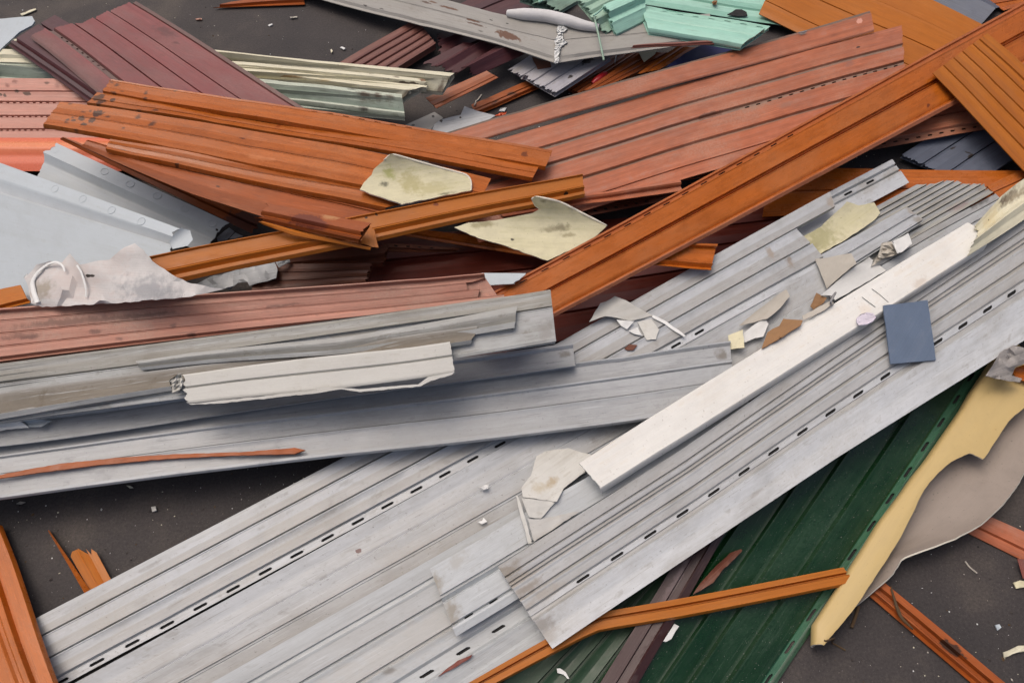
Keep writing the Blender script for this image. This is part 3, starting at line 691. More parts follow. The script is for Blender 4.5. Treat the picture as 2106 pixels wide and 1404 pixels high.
sheet('chip', 'small orange-red chip on the ground at the salmon stack edge', 'chip', [J(1640,1195),J(1690,1165),J(1765,1155),J(1750,1185)], *REDP, wr=.005, wrs=90)

# ================================================================== top right
panel('gutter_offcut', 'dark slate rounded gutter piece behind the golden panel', 'gutter', [M(1300,-230),M(1790,75)], [M(720,-150),M(1590,260)], [(0,12),(.2,30),(.45,36),(.7,22),(1,4)], *DSLAT)
panel('orange_board', 'short orange board end behind the slate gutter piece', 'board', [M(1600,-60),M(2000,-70)], [M(1830,110),M(2150,10)], grv([.6], 14, 5, .03, 1), *ORNG, group=GO)
panel('mint_siding', 'upper mint siding panel lying behind the slotted mint panel', 'siding panel', [(1295,-75),(1640,-20)], [(1309,6),(1640,58)], grv([.35,.7], 30, 5, .03, 2), *MINT, group=GM)

# ------------------------------------------------------------------ bent grey trim with a white creased kink, foam roll on it
bt = panel('bent_profile', 'long dusty grey trim bent at a white cracked kink', 'profile', [J(-450,-440),K(0,145),K(650,255),K(1200,225),K(2200,150)], [J(-450,-90),K(0,452),K(618,655),K(1000,590),K(2250,425)],
      [(0,16),(.46,16),(.475,13),(.49,16),(.9,15),(.94,11),(1,4)], *TRIMG, lift=[(700,20,.05),(1150,100,.065),(1420,80,.04)],
      stains=[(K(120,380),.022,.05,sc(96,66,46),1),(J(1200,90),.008,.045,sc(96,66,46),1),(J(1420,220),.006,.03,sc(96,66,46),1),(J(1450,260),.006,.04,sc(80,56,42),.9),(J(950,25),.008,.025,sc(80,56,42),.9),(J(1010,25),.006,.02,sc(96,66,46),.9),
              (K(120,250),.004,.006,BLACKISH,1),(J(310,45),.004,.01,BLACKISH,.9),(J(470,80),.003,.012,BLACKISH,.9),(J(1600,215),.004,.007,BLACKISH,.9),(J(1490,330),.006,.012,BLACKISH,.7)], parts=[('lower_lip',.9,1.01)])
cr = sheet('crease', None, None, [K(640,265),K(700,270),K(740,300),K(690,340),K(690,400),K(740,440),K(680,480),K(650,560),K(640,650),K(600,655),K(600,560),K(615,470),K(600,420),K(640,360),K(620,310)], *WHITE, wr=.010, wrs=120, jit=1.6, thick=.001, step=.005, parent=bt)
tube('foam_roll', 'soft white foam roll lying along the bent grey trim', 'foam roll', [K(120,140),K(300,150),K(520,165),K(740,215),K(900,265),K(1060,290)], [.012,.020,.021,.021,.020,.017,.013], *FOAM, seg=14, on='bent_profile')
panel('mint_siding', 'small dirty mint siding bundle with ragged green end behind the foam roll', 'siding panel', [K(240,-10),K(620,-190)], [K(650,120),K(860,0)], [(0,28),(.3,34),(.35,26),(.6,34),(.65,24),(1,0)], *MINTD, group=GM, rag=(.012,0), hollow=.01)
panel('mint_siding', 'splintered mint siding stack with layered broken end', 'siding panel', [K(840,10),K(1220,-170)], [K(1130,345),K(1330,220)], [(0,40),(.2,44),(.24,34),(.45,42),(.5,30),(.75,34),(.8,14),(1,0)], *MINTD, group=GM, rag=(.014,0), hollow=.012, on=('bent_profile', .022))
panel('mint_siding', 'pale mint box-like siding end between the splintered and the slotted mint panels', 'siding panel', [K(1100,55),K(1540,-130)], [K(1236,357),K(1540,205)], [(0,52),(.3,55),(.45,54),(.5,30),(.72,28),(.76,22),(1,0)], *MINT, group=GM, rag=(.006,0), hollow=.012, on=('bent_profile', .022))
panel('mint_siding', 'bright mint siding panel with a row of slots in front of the upper mint panel', 'siding panel', [(1309,8),(1584,55)], [(1327,64),(1524,97)],
      [(0,13,.6),(.17,13,.6),(.19,10,.8),(.21,18,.1),(.5,16,.2),(.53,15,.3),(.75,17,.0),(.96,15),(1,3)], *MINT, group=GM, end0=[(0,.0),(.2,0),(.21,.012),(1,.01)], hollow=.01,
      slots=[dict(u=(.07,.13), p0=L(135,105), p1=L(795,205), n=5, len=.42, ext=(0,4))], on=('bent_profile', .022))
panel('golden_siding', 'wide golden-orange siding panel behind the salmon stack and the long orange plank', 'siding panel', [C(700,-379),C(2250,335)], [C(480,85),C(2050,805)],
      [(0,12),(.27,11),(.28,6),(.29,13),(.55,12),(.56,6),(.57,13),(.61,12,.3),(.84,12),(.85,6),(.86,13),(.96,12),(1,5)], *ORNGY, group=GO)
sheet('flake', 'black curled flake on the upper mint panel beside the golden panel', 'flake', [L(780,152),L(830,125),L(870,98),L(930,98),L(980,125),L(990,165),L(900,170)], *BLK, wr=.003)
sheet('chip', 'tan dirt clod on the upper mint siding panel', 'chip', [L(620,25),L(645,5),L(680,5),L(670,45),L(640,50)], *CBRD, wr=.01, wrs=80)
tube('strip', 'thin mint strip leaning over the bent trim from the splintered stack', 'strip', [K(1012,165),K(1050,330),K(1113,625)], .0035, *MINTD, group=GM, on='bent_profile', heights=[.05,.0])
tube('strip', 'thin light green strip sticking up behind the foam roll', 'strip', [K(372,105),K(480,5)], .003, *MINT, group=GM, raise_=.01)
tube('strip', 'short thin green strip across the splintered mint stack end', 'strip', [K(1008,165),K(1125,75)], .003, *MINT, group=GM, raise_=.004)
panel('profile_rail', 'thin brown rail under the slotted mint panel at the bent trim', 'profile', [K(1430,465),K(2250,415)], [K(1390,497),K(2250,455)], [(0,8),(.5,8),(.55,4),(1,4)], *REDB)

# ================================================================== cream bundle
cb1 = panel('cream_profile', 'dirty cream profile with a pointed end at the back of the cream bundle', 'profile', [(-120,74),P(110,78),P(2085,292)], [(-120,108),P(300,205),P(1985,440)], [(0,58),(.36,58),(.42,50),(.46,57),(.6,50),(1,20)], *CREAM, group='cream profiles in the bundle',
      end1=[(0,0),(.4,-.0),(1,0)], hollow=.01, stains=[(P(2000,480),.02,.03,MUD,.8)])
panel('cream_profile', 'cream profile with mud-caked end in the middle of the bundle', 'profile', [(-120,95),P(290,188),P(1845,328)], [(-120,124),P(390,262),P(1850,400)], [(0,52),(.5,53),(.6,48),(1,44)], *CREAM, group='cream profiles in the bundle', rag=(0,.006), hollow=.016,
      stains=[(P(1855,330),.02,.022,sc(120,92,66),1),(P(1650,365),.004,.09,sc(60,44,30),.95),(P(1400,270),.006,.012,MUD,.8),(P(1600,315),.006,.01,MUD,.8)], on=(cb1.name, .002))
panel('cream_profile', 'brown-stained cream profile with a V-shaped end in the bundle', 'profile', [(-120,112),P(380,238),P(1850,390)], [(-120,146),P(560,372),P(1700,520)], [(0,44),(.7,46),(.8,30),(1,14)], *CREAM, group='cream profiles in the bundle', end1=[(0,0),(.6,-.005),(1,-.03)], hollow=.012,
      stains=[(P(650,310),.016,.05,sc(150,122,78),.9),(P(760,340),.010,.03,sc(150,122,78),.8),(P(1000,350),.012,.03,sc(190,172,130),.7),(P(1760,520),.02,.02,MUD,.7)], on=(cb1.name, .001))
panel('mint_profile', 'pale mint profile with black-streaked end at the front of the cream bundle', 'profile', [(-120,118),P(560,352),P(1645,458)], [(-120,156),P(840,560),P(1672,652)], [(0,44),(.3,44),(.36,40,.6),(.72,10,.9),(.8,14,.2),(.9,12),(1,2,.3)], 'pale_mint_profile', dict(MINTD[1], base=sc(206,216,198), worn=sc(160,178,164)), group='cream profiles in the bundle', hollow=.01,
      stains=[(P(1340,460),.012,.03,MUD,.8),(P(1440,470),.012,.02,MUD,.8),(P(1540,475),.010,.02,MUD,.7),(P(1330,580),.008,.02,BLACKISH,.8),(P(1240,425),.006,.02,BLACKISH,.6)], on=(cb1.name, .0), parts=[('top_face',-.01,.3)])

# ================================================================== left: pink boards, red plastic, maroon panels
panel('pink_board', 'pale pink wood-grain siding panel with dotted seams under the maroon panel', 'siding panel', [(-160,156),(290,168)], [(-160,286),(290,296)],
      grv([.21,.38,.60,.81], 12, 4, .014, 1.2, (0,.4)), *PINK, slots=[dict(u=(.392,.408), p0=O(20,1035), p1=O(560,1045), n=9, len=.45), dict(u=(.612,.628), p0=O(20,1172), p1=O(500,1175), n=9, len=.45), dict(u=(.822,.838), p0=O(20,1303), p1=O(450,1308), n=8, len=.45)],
      stains=[(O(285,970),.010,.012,MUD,.9),(O(190,962),.007,.010,MUD,.9),(O(45,980),.007,.008,MUD,.9),(O(5,970),.007,.006,MUD,.9),(O(70,880),.012,.010,sc(120,70,56),.8),(O(150,845),.008,.012,sc(120,70,56),.8),(O(480,862),.007,.009,MUD,.8),(O(590,890),.016,.010,sc(130,80,66),.7)])
panel('plastic_sheet', 'glossy orange-red bulging plastic sheet under the pink panel', 'sheet', [(-120,282),(250,284)], [(-120,352),(250,352)], [(0,4,.0),(.12,14,.3),(.28,20,.9),(.42,21,.5),(.6,16,.1),(.8,8),(1,0)], *REDP, thick=.0012)
panel('maroon_siding', 'dark maroon siding panel with a rail edge beneath the faded maroon panel', 'siding panel', [O(565,155),O(1900,960)], [O(80,465),O(1110,1185)],
      [(0,14),(.3,14),(.32,9),(.34,14),(.8,13),(.84,8),(.87,13,.8),(.93,13,.8),(.95,9),(1,8,.6)], *MAROD, group='maroon siding panels', lift=[(60,110,.02)], parts=[('rail_edge',.84,1.01)])
panel('maroon_siding', 'faded maroon wood-grain siding panel with a frayed stepped end', 'siding panel', [O(1400,15),(690,259)], [O(310,390),(262,238)],
      [(0,10,.9),(.03,10,.9),(.05,7,.3),(.06,13),(.26,11,.2),(.27,8),(.28,13),(.42,11),(.43,8),(.44,13),(.60,12,.3),(.61,8),(.62,13,.1),(.77,12,.2),(.785,7,1),(.82,7,1),(.835,13,.1),(.97,12,.6),(1,5,1)],
      *MARO, group='maroon siding panels', end0=[(0,0),(.24,.004),(.26,.012),(.40,.016),(.42,.024),(.56,.032),(.60,.016),(.78,.0),(.82,-.012),(1,0)], rag=(.003,0),
      slots=[dict(u=(.79,.805), p0=O(565,375), p1=O(1060,715), n=9, len=.3)], stains=[(O(1690,330),.03,.05,sc(84,42,40),.8),(O(1810,440),.010,.012,sc(84,42,40),.8),(O(1190,540),.008,.03,sc(80,40,42),.6)])
sheet('sheet_corner', 'pale grey sheet corner with folded lip at the maroon panel end', 'sheet', [(-90,44),O(0,196),O(330,168),O(358,220),O(330,262),O(200,330),O(20,495),(-90,190)], *SHEET, thick=.006, jit=.2, fold=(O(340,170),O(20,495),.0))

# ================================================================== middle: deep brown layers
panel('mahogany_siding', 'wide dark mahogany panel deep under the long orange plank', 'panel', [(640,500),(1660,415)], [(840,765),(1780,570)], grv([.2,.4,.6,.8], 9, 4, .012, 1.5), *MAHO)
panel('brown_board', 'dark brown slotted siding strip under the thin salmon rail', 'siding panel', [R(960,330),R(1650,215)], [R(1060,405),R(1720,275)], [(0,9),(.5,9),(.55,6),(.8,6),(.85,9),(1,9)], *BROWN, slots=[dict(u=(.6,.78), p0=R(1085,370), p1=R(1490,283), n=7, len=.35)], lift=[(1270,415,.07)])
panel('brown_board', 'dark brown board end with crumbling face under the orange channel', 'board', [Q(600,880),Q(1690,745)], [Q(600,960),Q(1650,890)], [(0,22),(.5,22),(.55,16),(1,16)], *BROWN, rag=(0,.006), hollow=.014, lift=[(700,530,.05)])
panel('brown_board', 'lower dark brown board end behind the dusty salmon stack', 'board', [Q(560,905),Q(1560,895)], [Q(560,1120),Q(1500,1050)], grv([.35,.7], 18, 5, .02, 1), *BROWN, rag=(0,.006), hollow=.014)
panel('profile_rail', 'dark slotted brown rail in the shadow under the beige curled shard', 'profile', [Q(1640,725),Q(2330,770)], [Q(1700,800),Q(2220,800)], [(0,8),(.5,8),(.6,5),(1,5)], *BROWN, slots=[dict(u=(.2,.4), p0=Q(1760,752), p1=Q(2060,762), n=4, len=.3)], lift=[(850,510,.06)])
panel('orange_board', 'narrow orange strip passing under the beige curled shard', 'board', [R(-350,430),R(900,600)], [R(-350,470),R(920,690)], [(0,12),(.7,12),(.75,7),(.85,10),(1,4)], *ORNG, group=GO, lift=[(800,480,.07),(1100,520,.05)])
sheet('torn_sheet', 'torn grey ribbed sheet piece crumpled under the orange channel', 'sheet', [Q(80,1080),Q(210,1010),Q(740,875),Q(772,950),Q(760,1020),Q(540,1085),Q(520,1050),Q(440,1060),Q(370,1112),Q(200,1100)], *BLUEG, wr=.012, wrs=45, jit=1)
sheet('torn_sheet', 'small torn grey tab beside the crumpled grey sheet piece', 'sheet', [Q(755,885),Q(870,850),Q(878,885),Q(785,930)], *BLUEG, wr=.006, wrs=60)

# ================================================================== right: slate panel and orange board under the grey ends
panel('slate_siding', 'dark slate-blue hollow panel with broken left end in the shadowed gap', 'panel', [C(1355,950),C(1830,655)], [C(1800,1140),C(2330,775)], grv([.3,.62], 14, 4, .012, .5), *DSLAT, rag=(.006,0), hollow=.012,
      stains=[(C(1780,960),.006,.016,BLACKISH,1),(C(1675,910),.004,.014,BLACKISH,.9),(C(1765,940),.012,.004,BLACKISH,.9)])
panel('orange_board', 'orange board lying across under the ends of the ribbed grey panels', 'board', [C(560,1030),C(2330,1050)], [C(500,1330),C(2330,1230)], grv([.5], 12, 4, .02, 1), *ORNG, group=GO)
panel('orange_board', 'narrow orange board corner by the dirty cream sheet', 'board', [C(1880,1140),C(2330,930)], [C(1960,1220),C(2330,1060)], grv([.5], 9, 4, .03, 1), *ORNG, group=GO)

# ================================================================== salmon stack
panel('salmon_board', 'lowest salmon board with slots showing right of the long orange plank', 'siding panel', [C(-300,880),C(1950,480)], [C(-200,1150),C(1950,780)], [(0,10),(.55,10),(.57,6),(.6,11),(.82,10),(.84,6,.5),(1,6,.3)], *SALM, group=GS,
      slots=[dict(u=(.89,.93), p0=C(1315,877), p1=C(1520,832), n=4, len=.4, ext=(2,4))], lift=[(1500,300,.06),(1950,220,.06)])
sm1 = panel('salmon_board', 'broad salmon wood-grain siding panel with grey dirt bands and a dotted seam', 'siding panel', [(880,330),C(0,510),C(1357,153)], [(985,498),C(0,1090),C(1392,700)],
      [(0,11,.1),(.205,10,.1),(.215,6,.9),(.25,7,1),(.262,12,.1),(.405,11,.1),(.415,7,.9),(.455,7,.9),(.468,12,.1),(.65,11),(.66,7,.8),(.685,8,.8),(.695,12,0),(.87,11),(.88,8,.4),(.89,12),(1,11)], *SALM, group=GS,
      slots=[dict(u=(.425,.44), p0=L(1430,997), p1=L(2000,858), n=6, len=.4, ext=(4,5))], rag=(0,.003),
      stains=[(L(600,1180),.010,.04,sc(110,72,56),.9),(L(1050,1080),.02,.06,sc(150,120,100),.7),(L(2030,650),.014,.02,sc(130,92,80),.6),(M(310,490),.004,.008,BLACKISH,.9),(C(640,640),.012,.04,sc(130,100,84),.5)], lift=[(1560,130,.12),(1700,130,.12)])
panel('salmon_board', 'topmost salmon board with a grey weathered edge on the salmon stack', 'siding panel', [(862,290),C(0,398),C(1160,66)], [(890,318),C(0,512),C(1184,190)],
      [(0,9,1),(.13,9,1),(.15,13,.1),(.93,12,.1),(.96,12,.2),(1,8,.3)], *SALM, group=GS, stains=[(L(830,580),.006,.012,sc(110,66,46),.8),(C(745,195),.008,.014,sc(120,112,104),.9),(M(340,210),.010,.012,sc(206,150,130),.9)], on=(sm1.name, .011), parts=[('weathered_edge',-.01,.13)])
tube('screw', 'tiny bent metal clip on the grey edge of the topmost salmon board', 'clip', [L(1515,340),L(1560,335),L(1600,322)], .0022, *STEEL)
panel('profile_rail', 'thin salmon rail lying along the foot of the salmon stack', 'profile', [R(520,345),R(1720,165)], [R(560,400),R(1735,228)], [(0,12),(.25,14),(.4,12),(.45,7),(.8,8),(1,4)], *SALM, group=GS)

# ================================================================== orange stack on the left
panel('brown_board', 'narrow reddish-brown board along the light grey ribbed sheets', 'board', [S_(520,10),Q(645,525)], [S_(480,22),Q(560,650)], [(0,18),(.45,18),(.5,12),(.6,17),(1,10)], *ORNGB, group=GO, rag=(0,.012), stains=[(Q(480,560),.03,.05,sc(84,52,44),.9)])
os1 = panel('orange_board', 'topmost glossy orange board of the left stack with a slotted back edge', 'board', [(229,163),(700,234),(1136,309)], [(213,195),(700,277),(1121,348)],
      [(0,12,.5),(.13,12,.5),(.15,9,.3),(.18,15),(.6,13.5),(.97,15),(1,4)], *ORNG, group=GO, rag=(.002,0),
      slots=[dict(u=(.055,.11), p0=P(1040,638), p1=P(1570,722), n=5, len=.4, ext=(1,1))],
      stains=[(O(1190,870),.012,.010,MUD,.8),(O(1185,980),.010,.010,MUD,.8),(O(1510,960),.014,.006,MUD,.85),(O(1500,1010),.010,.008,MUD,.8),(O(1815,965),.010,.006,MUD,.8),(O(1150,850),.006,.006,MUD,.7),(O(1260,945),.006,.006,MUD,.7),(B(1140,950),.012,.010,sc(110,56,22),.95)])
panel('orange_board', 'orange board of the left stack with a dark gap below its edge', 'board', [(228,284),(900,395)], [(219,312),(405,352),(790,434)], grv([.5], 16, 6, .02, 1.2)[:-1]+[(.97,16),(1,5)], *ORNG, group=GO, stains=[(A(1090,1010),.006,.007,MUD,.9),(A(760,920),.004,.02,MUD,.8)], on=(os1.name, -.022))
panel('orange_board', 'muddy orange board of the left stack with a splayed left end', 'board', [O(620,1050),(420,252),(700,298),(1010,366)], [(90,262),(420,322),(741,388),(975,440)],
      grv([.48], 15, 6, .014, 1.2, (0,.3))[:-1]+[(.975,15,.3),(1,4,.3)], *ORNG, group=GO, rag=(.002,0),
      stains=[(O(1010,1190),.022,.014,MUD,.95),(O(840,1220),.012,.010,MUD,.9),(O(860,1290),.010,.010,MUD,.9),(O(950,1240),.014,.008,MUD,.9),(O(700,1240),.006,.006,MUD,.9),(O(770,1250),.006,.006,MUD,.9),(O(740,1210),.005,.005,MUD,.8),(O(690,1265),.006,.008,MUD,.8),
              (O(1420,1210),.014,.009,MUD,.85),(O(1570,1280),.016,.010,MUD,.85),(O(1270,1325),.006,.005,MUD,.8),(O(740,1080),.007,.006,MUD,.7),(O(865,1165),.006,.007,MUD,.7),(O(930,1150),.006,.006,MUD,.7),(O(1110,1210),.007,.007,MUD,.8),(O(770,1335),.005,.008,MUD,.7),(P(325,825),.005,.012,sc(80,36,20),.8),(P(450,980),.012,.05,sc(200,128,80),.5)], on=(os1.name, -.012))
panel('orange_board', 'middle orange board of the left stack with mud drips', 'board', [(200,190),(700,270),(1110,340)], [(180,218),(420,252),(700,300),(1094,372)],
      [(0,15),(.55,14,.2),(.58,13,.6),(.965,14,.3),(1,3,.3)], *ORNG, group=GO, end1=[(0,0),(1,0)],
      stains=[(O(1030,1010),.016,.016,MUD,.9),(O(1040,1060),.012,.012,MUD,.9),(O(1160,1035),.010,.007,MUD,.9),(O(1600,1135),.010,.009,MUD,.85),(O(1430,1145),.006,.008,MUD,.7),(P(620,700),.02,.006,sc(120,50,22),.6),(P(240,650),.012,.02,sc(160,84,40),.6)], on=(os1.name, -.006))
os5 = panel('orange_board', 'lowest orange board of the left stack with a split lower edge', 'board', [(180,288),(380,343),(800,436)], [(165,300),(397,397),(540,447),(700,486)], grv([.12], 16, 5, .02, 1.2), *ORNGB, group=GO,
      stains=[(Q(280,255),.004,.008,BLACKISH,.8),(A(760,920),.006,.03,MUD,.7)], on=(os1.name, -.036))

# ================================================================== light grey ribbed sheets on the left
def disc_parts(o, px, rad):
    inf = INFO[o.name]; pl = inf['pl']
    for p in px:
        s, u = inf['locate'](p); X = inf['fa'](np.array([s]))[0]*(1-u)+inf['fb'](np.array([s]))[0]*u
        h = hit(pl, p, inf['hmax']-.0002)
        vs = []; fs = []; n = 16
        e1 = np.cross(pl.n, (0,1,0)); e1 /= np.linalg.norm(e1); e2 = np.cross(pl.n, e1)
        for r, z in ((rad, -.0004), (rad*.93, .0013), (rad*.8, .0004)):
            for k in range(n): a = 2*math.pi*k/n; vs.append(h+e1*math.cos(a)*r+e2*math.sin(a)*r+pl.n*z)
        for q in (0,1):
            for k in range(n): fs.append((q*n+k, q*n+(k+1) % n, (q+1)*n+(k+1) % n, (q+1)*n+k))
        fs.append(tuple(2*n+k for k in range(n)))
        me = bpy.data.meshes.new('embossed_ring'); me.from_pydata([tuple(v) for v in vs], [], fs); me.uv_layers.new(name='m')
        me.materials.append(o.data.materials[0]); c = bpy.data.objects.new('embossed_ring', me); COL.objects.link(c); c.parent = o
ws2 = panel('ribbed_sheet', 'light grey ribbed sheet with embossed rings beside the orange stack', 'sheet', [S_(448,55),S_(1832,690)], [S_(270,330),S_(1610,930)],
      [(0,26),(.38,26),(.56,10,.3),(.64,8),(.8,5),(1,0)], *SHEET, group='light grey ribbed sheets', end0=[(0,0),(.2,.012),(.34,-.012),(.5,0),(1,.01)], rag=(.002,.003), stains=[(S_(1735,748),.005,.006,BLACKISH,1)], straight=True, parts=[('raised_lip',-.01,.38)])
disc_parts(ws2, [S_(440,110),S_(840,285),S_(1045,385),S_(1260,480),S_(1480,585),S_(1705,700)], .012)
ws1 = panel('ribbed_sheet', 'wide light grey sheet with a raised embossed lip under the dusty film', 'sheet', [(-170,273),(0,335),(372,471)], [(-170,650),(0,645),(288,630)],
      [(0,22),(.115,22),(.195,7,1),(.21,6,.0),(.6,4),(1,2)], *SHEET, group='light grey ribbed sheets', rag=(0,.005), end1=[(0,0),(.06,-.02),(.12,.0),(.2,-.01),(.4,0),(1,0)], straight=True, parts=[('raised_lip',-.01,.195)])
disc_parts(ws1, [S_(15,270),S_(230,345),S_(440,425),S_(665,505),S_(895,595),S_(1135,685)], .012)
sheet('torn_tab', 'curled torn tab of light grey sheet at the broken sheet corner', 'sheet', [S_(1395,785),S_(1450,735),S_(1525,755),S_(1547,830),S_(1505,878),S_(1385,905),S_(1358,850)], *SHEET, curl=(S_(1360,850),S_(1500,750),.02), jit=.6, lim=.5)
sheet('torn_tab', 'folded grey metal tab at the end of the ribbed sheet', 'sheet', [Q(268,682),Q(370,600),Q(412,632),Q(350,700),Q(275,715)], *BLUEG, lim=.5, fold=(Q(268,690),Q(400,625),.006))
sheet('torn_tab', 'small pointed grey metal scrap beside the rusty board end', 'sheet', [Q(370,690),Q(420,640),Q(485,672),Q(400,692)], *BLUEG, lim=.5)

# ================================================================== orange channel, beige curled shards, long orange plank
panel('orange_channel', 'long orange channel strip lying across the left stack', 'channel', [(296,529),(711,447),(1199,357)], [(365,580),(860,477),(1202,405)],
      [(0,8),(.03,12),(.06,9),(.52,9),(.56,13),(.64,15),(.70,10),(.74,8),(.8,13),(.92,13,.5),(1,3)], *ORNGY, group=GO, lift=[(1150,390,.11)], end0=[(0,0),(.5,.0),(1,0)],
      stains=[(B(580,1262),.006,.008,sc(110,48,18),.9),(B(1385,1187),.005,.007,BLACKISH,1),(B(152,1338),.004,.004,BLACKISH,.9),(B(225,1318),.004,.004,BLACKISH,.9)], parts=[('flange',.56,1.01)])
panel('board_end', 'broken orange hollow board end resting on the orange channel', 'board', [Q(700,400),Q(1545,562)], [Q(640,520),Q(1450,700)], [(0,20),(.7,20),(.76,18),(.8,9),(.9,10),(1,4)], *ORNGB, group=GO, rag=(.01,.003), hollow=.009,
      stains=[(Q(1030,530),.02,.05,sc(100,46,28),.9),(Q(1130,570),.012,.03,sc(110,54,34),.8),(Q(1210,510),.010,.02,sc(176,128,84),.8)])
panel('splinter', 'long split orange sliver under the broken board end', 'splinter', [Q(640,545),Q(1000,640),Q(1560,765)], [Q(650,570),Q(880,655),Q(1545,785)], [(0,3),(.5,6),(1,2)], *ORNGY, group=GO, rag=(.01,.004))
sheet('splinter', 'flat golden-orange split flap at the broken board end', 'splinter', [Q(1480,670),Q(1535,590),Q(1580,620),Q(1615,765),Q(1560,760),Q(1470,730)], *ORNGY, group=GO, lim=.5, update=False)
sheet('curled_shard', 'beige curled plastic shard with green algae on the orange stack', 'shard', [(740,390),(748,376),(764,360),(768,349),(790,330),(804,316),(880,338),(962,360),(970,372),(969,392),(900,405),(827,420),(780,404)], *BEIGE, rim=M_(RIM), thick=.0042, jit=.8,
      curl=((748,392),(968,380),.05), roll=([(790,329),(804,316),(880,338),(962,360),(970,372),(969,392)], .0032), stains=[(B(300,1060),.03,.02,sc(150,152,84),.8),(B(430,1120),.05,.04,sc(160,152,100),.7),(B(270,1130),.012,.014,sc(70,70,52),.8),(B(560,1160),.03,.05,sc(176,168,124),.7),(B(650,1190),.006,.02,sc(90,84,60),.7)])
sheet('curled_shard', 'beige curled plastic shard with hooked tip under the long orange plank', 'shard', [R(745,285),R(762,267),R(815,277),R(900,295),R(962,318),R(1080,380),R(1240,460),R(1130,560),R(850,688),R(745,652),R(545,582),R(400,543),R(238,470),R(330,440),R(500,425),R(750,378),R(797,350),R(765,325)], *BEIGE, rim=M_(RIM), thick=.0042,
      curl=(R(260,455),R(1180,500),.055), roll=([R(745,285),R(762,267),R(815,277),R(900,295),R(962,318),R(1080,380),R(1240,460)], .0032), jit=1, stains=[(R(930,470),.012,.03,sc(120,112,84),.8),(R(850,490),.008,.03,sc(130,122,92),.7),(R(420,450),.012,.04,sc(130,120,80),.7),(R(990,520),.008,.03,sc(140,130,96),.7),(R(620,550),.004,.005,BLACKISH,.9),(R(820,300),.006,.01,sc(120,112,84),.7)])
panel('orange_plank', 'very long orange plank with slotted edge crossing the salmon stack', 'plank', [(925,648),(2106,5),(2260,-79)], [(1035,706),(1145,648),(1940,228),(2260,59)],
      [(0,7,.3),(.035,10,.4),(.055,7,.2),(.115,7,.2),(.13,12),(.46,12),(.475,6),(.49,5),(.505,11),(.52,8),(.54,13),(.86,12),(.9,10),(.92,13,0),(.955,13,.9),(1,6,.9)],
      'orange_plank_woodgrain', dict(ORNG[1], worn=sc(206,132,100)), group=GO, parts=[('edge_lip',.92,1.01)], slots=[dict(u=(.075,.10), p0=R(1250,490), p1=R(1760,212), n=5, len=.36, ext=(4,6))], stains=[(M(1040,1095),.006,.010,sc(100,46,20),.9)], lift=[(1250,520,.09)])
panel('orange_board', 'golden-orange ribbed board end crossing over the long orange plank', 'board', [C(1880,205),C(2640,850)], [C(1545,450),C(2520,1480)],
      grv([.155,.28,.47,.63,.815], 12, 4.5, .014, .6, (0,.5)), *ORNGY, group=GO)

# ================================================================== dusty film, orange end, salmon stack at left
panel('orange_board', 'short orange board end under the dusty film', 'board', [(-120,622),D(125,346)], [(-120,668),D(185,455)], [(0,12),(.8,12),(.85,6),(1,6)], *ORNGY, group=GO)
sheet('dusty_film', 'crumpled dusty translucent film draped over the light grey sheet', 'film', [S_(195,1140),S_(235,1100),S_(290,1030),S_(400,1000),S_(500,1010),S_(560,940),S_(640,1030),S_(740,1008),S_(880,990),S_(1000,890),S_(1080,858),S_(1150,910),S_(1220,1000),S_(1350,1090),S_(1500,1170),S_(1650,1200),S_(1790,1228),S_(1500,1290),S_(900,1340),S_(340,1370),S_(250,1340),S_(230,1220)],
      *FELT, wr=.02, wrs=11, jit=1.2, update=False, thick=.0006, stains=[(S_(560,1130),.05,.08,sc(190,178,172),.6),(S_(340,1230),.03,.04,sc(150,140,124),.8),(S_(720,1118),.004,.016,BLACKISH,1),(S_(1200,1230),.04,.1,sc(120,124,130),.6),(S_(930,1000),.04,.05,sc(190,180,174),.5)])
tube('cord', 'curled white torn strip looping on the dusty film', 'strip', [S_(300,1335),S_(270,1250),S_(255,1170),S_(300,1090),S_(380,1025),S_(450,1003),S_(505,1035),S_(520,1085)], [.006,.006,.005,.004,.003,.002], *WHITE, flat=.3, on='dusty_film')
tube('cord', 'thin white strip hanging down the dusty film', 'strip', [S_(618,1035),S_(650,1085),S_(672,1150),S_(690,1225),S_(690,1290)], .0025, *WHITE, flat=.4, on='dusty_film')
sheet('chip', 'pale straw-coloured sliver on the dusty film', 'chip', [S_(992,1115),S_(1040,1040),S_(1082,1008),S_(1065,1055),S_(1020,1105)], *CREAM, thick=.0015)
sheet('chip', 'small crumpled white scrap at the corner of the dusty film', 'chip', [S_(190,1135),S_(215,1100),S_(240,1130),S_(215,1160)], *WHITE, wr=.006, wrs=90)
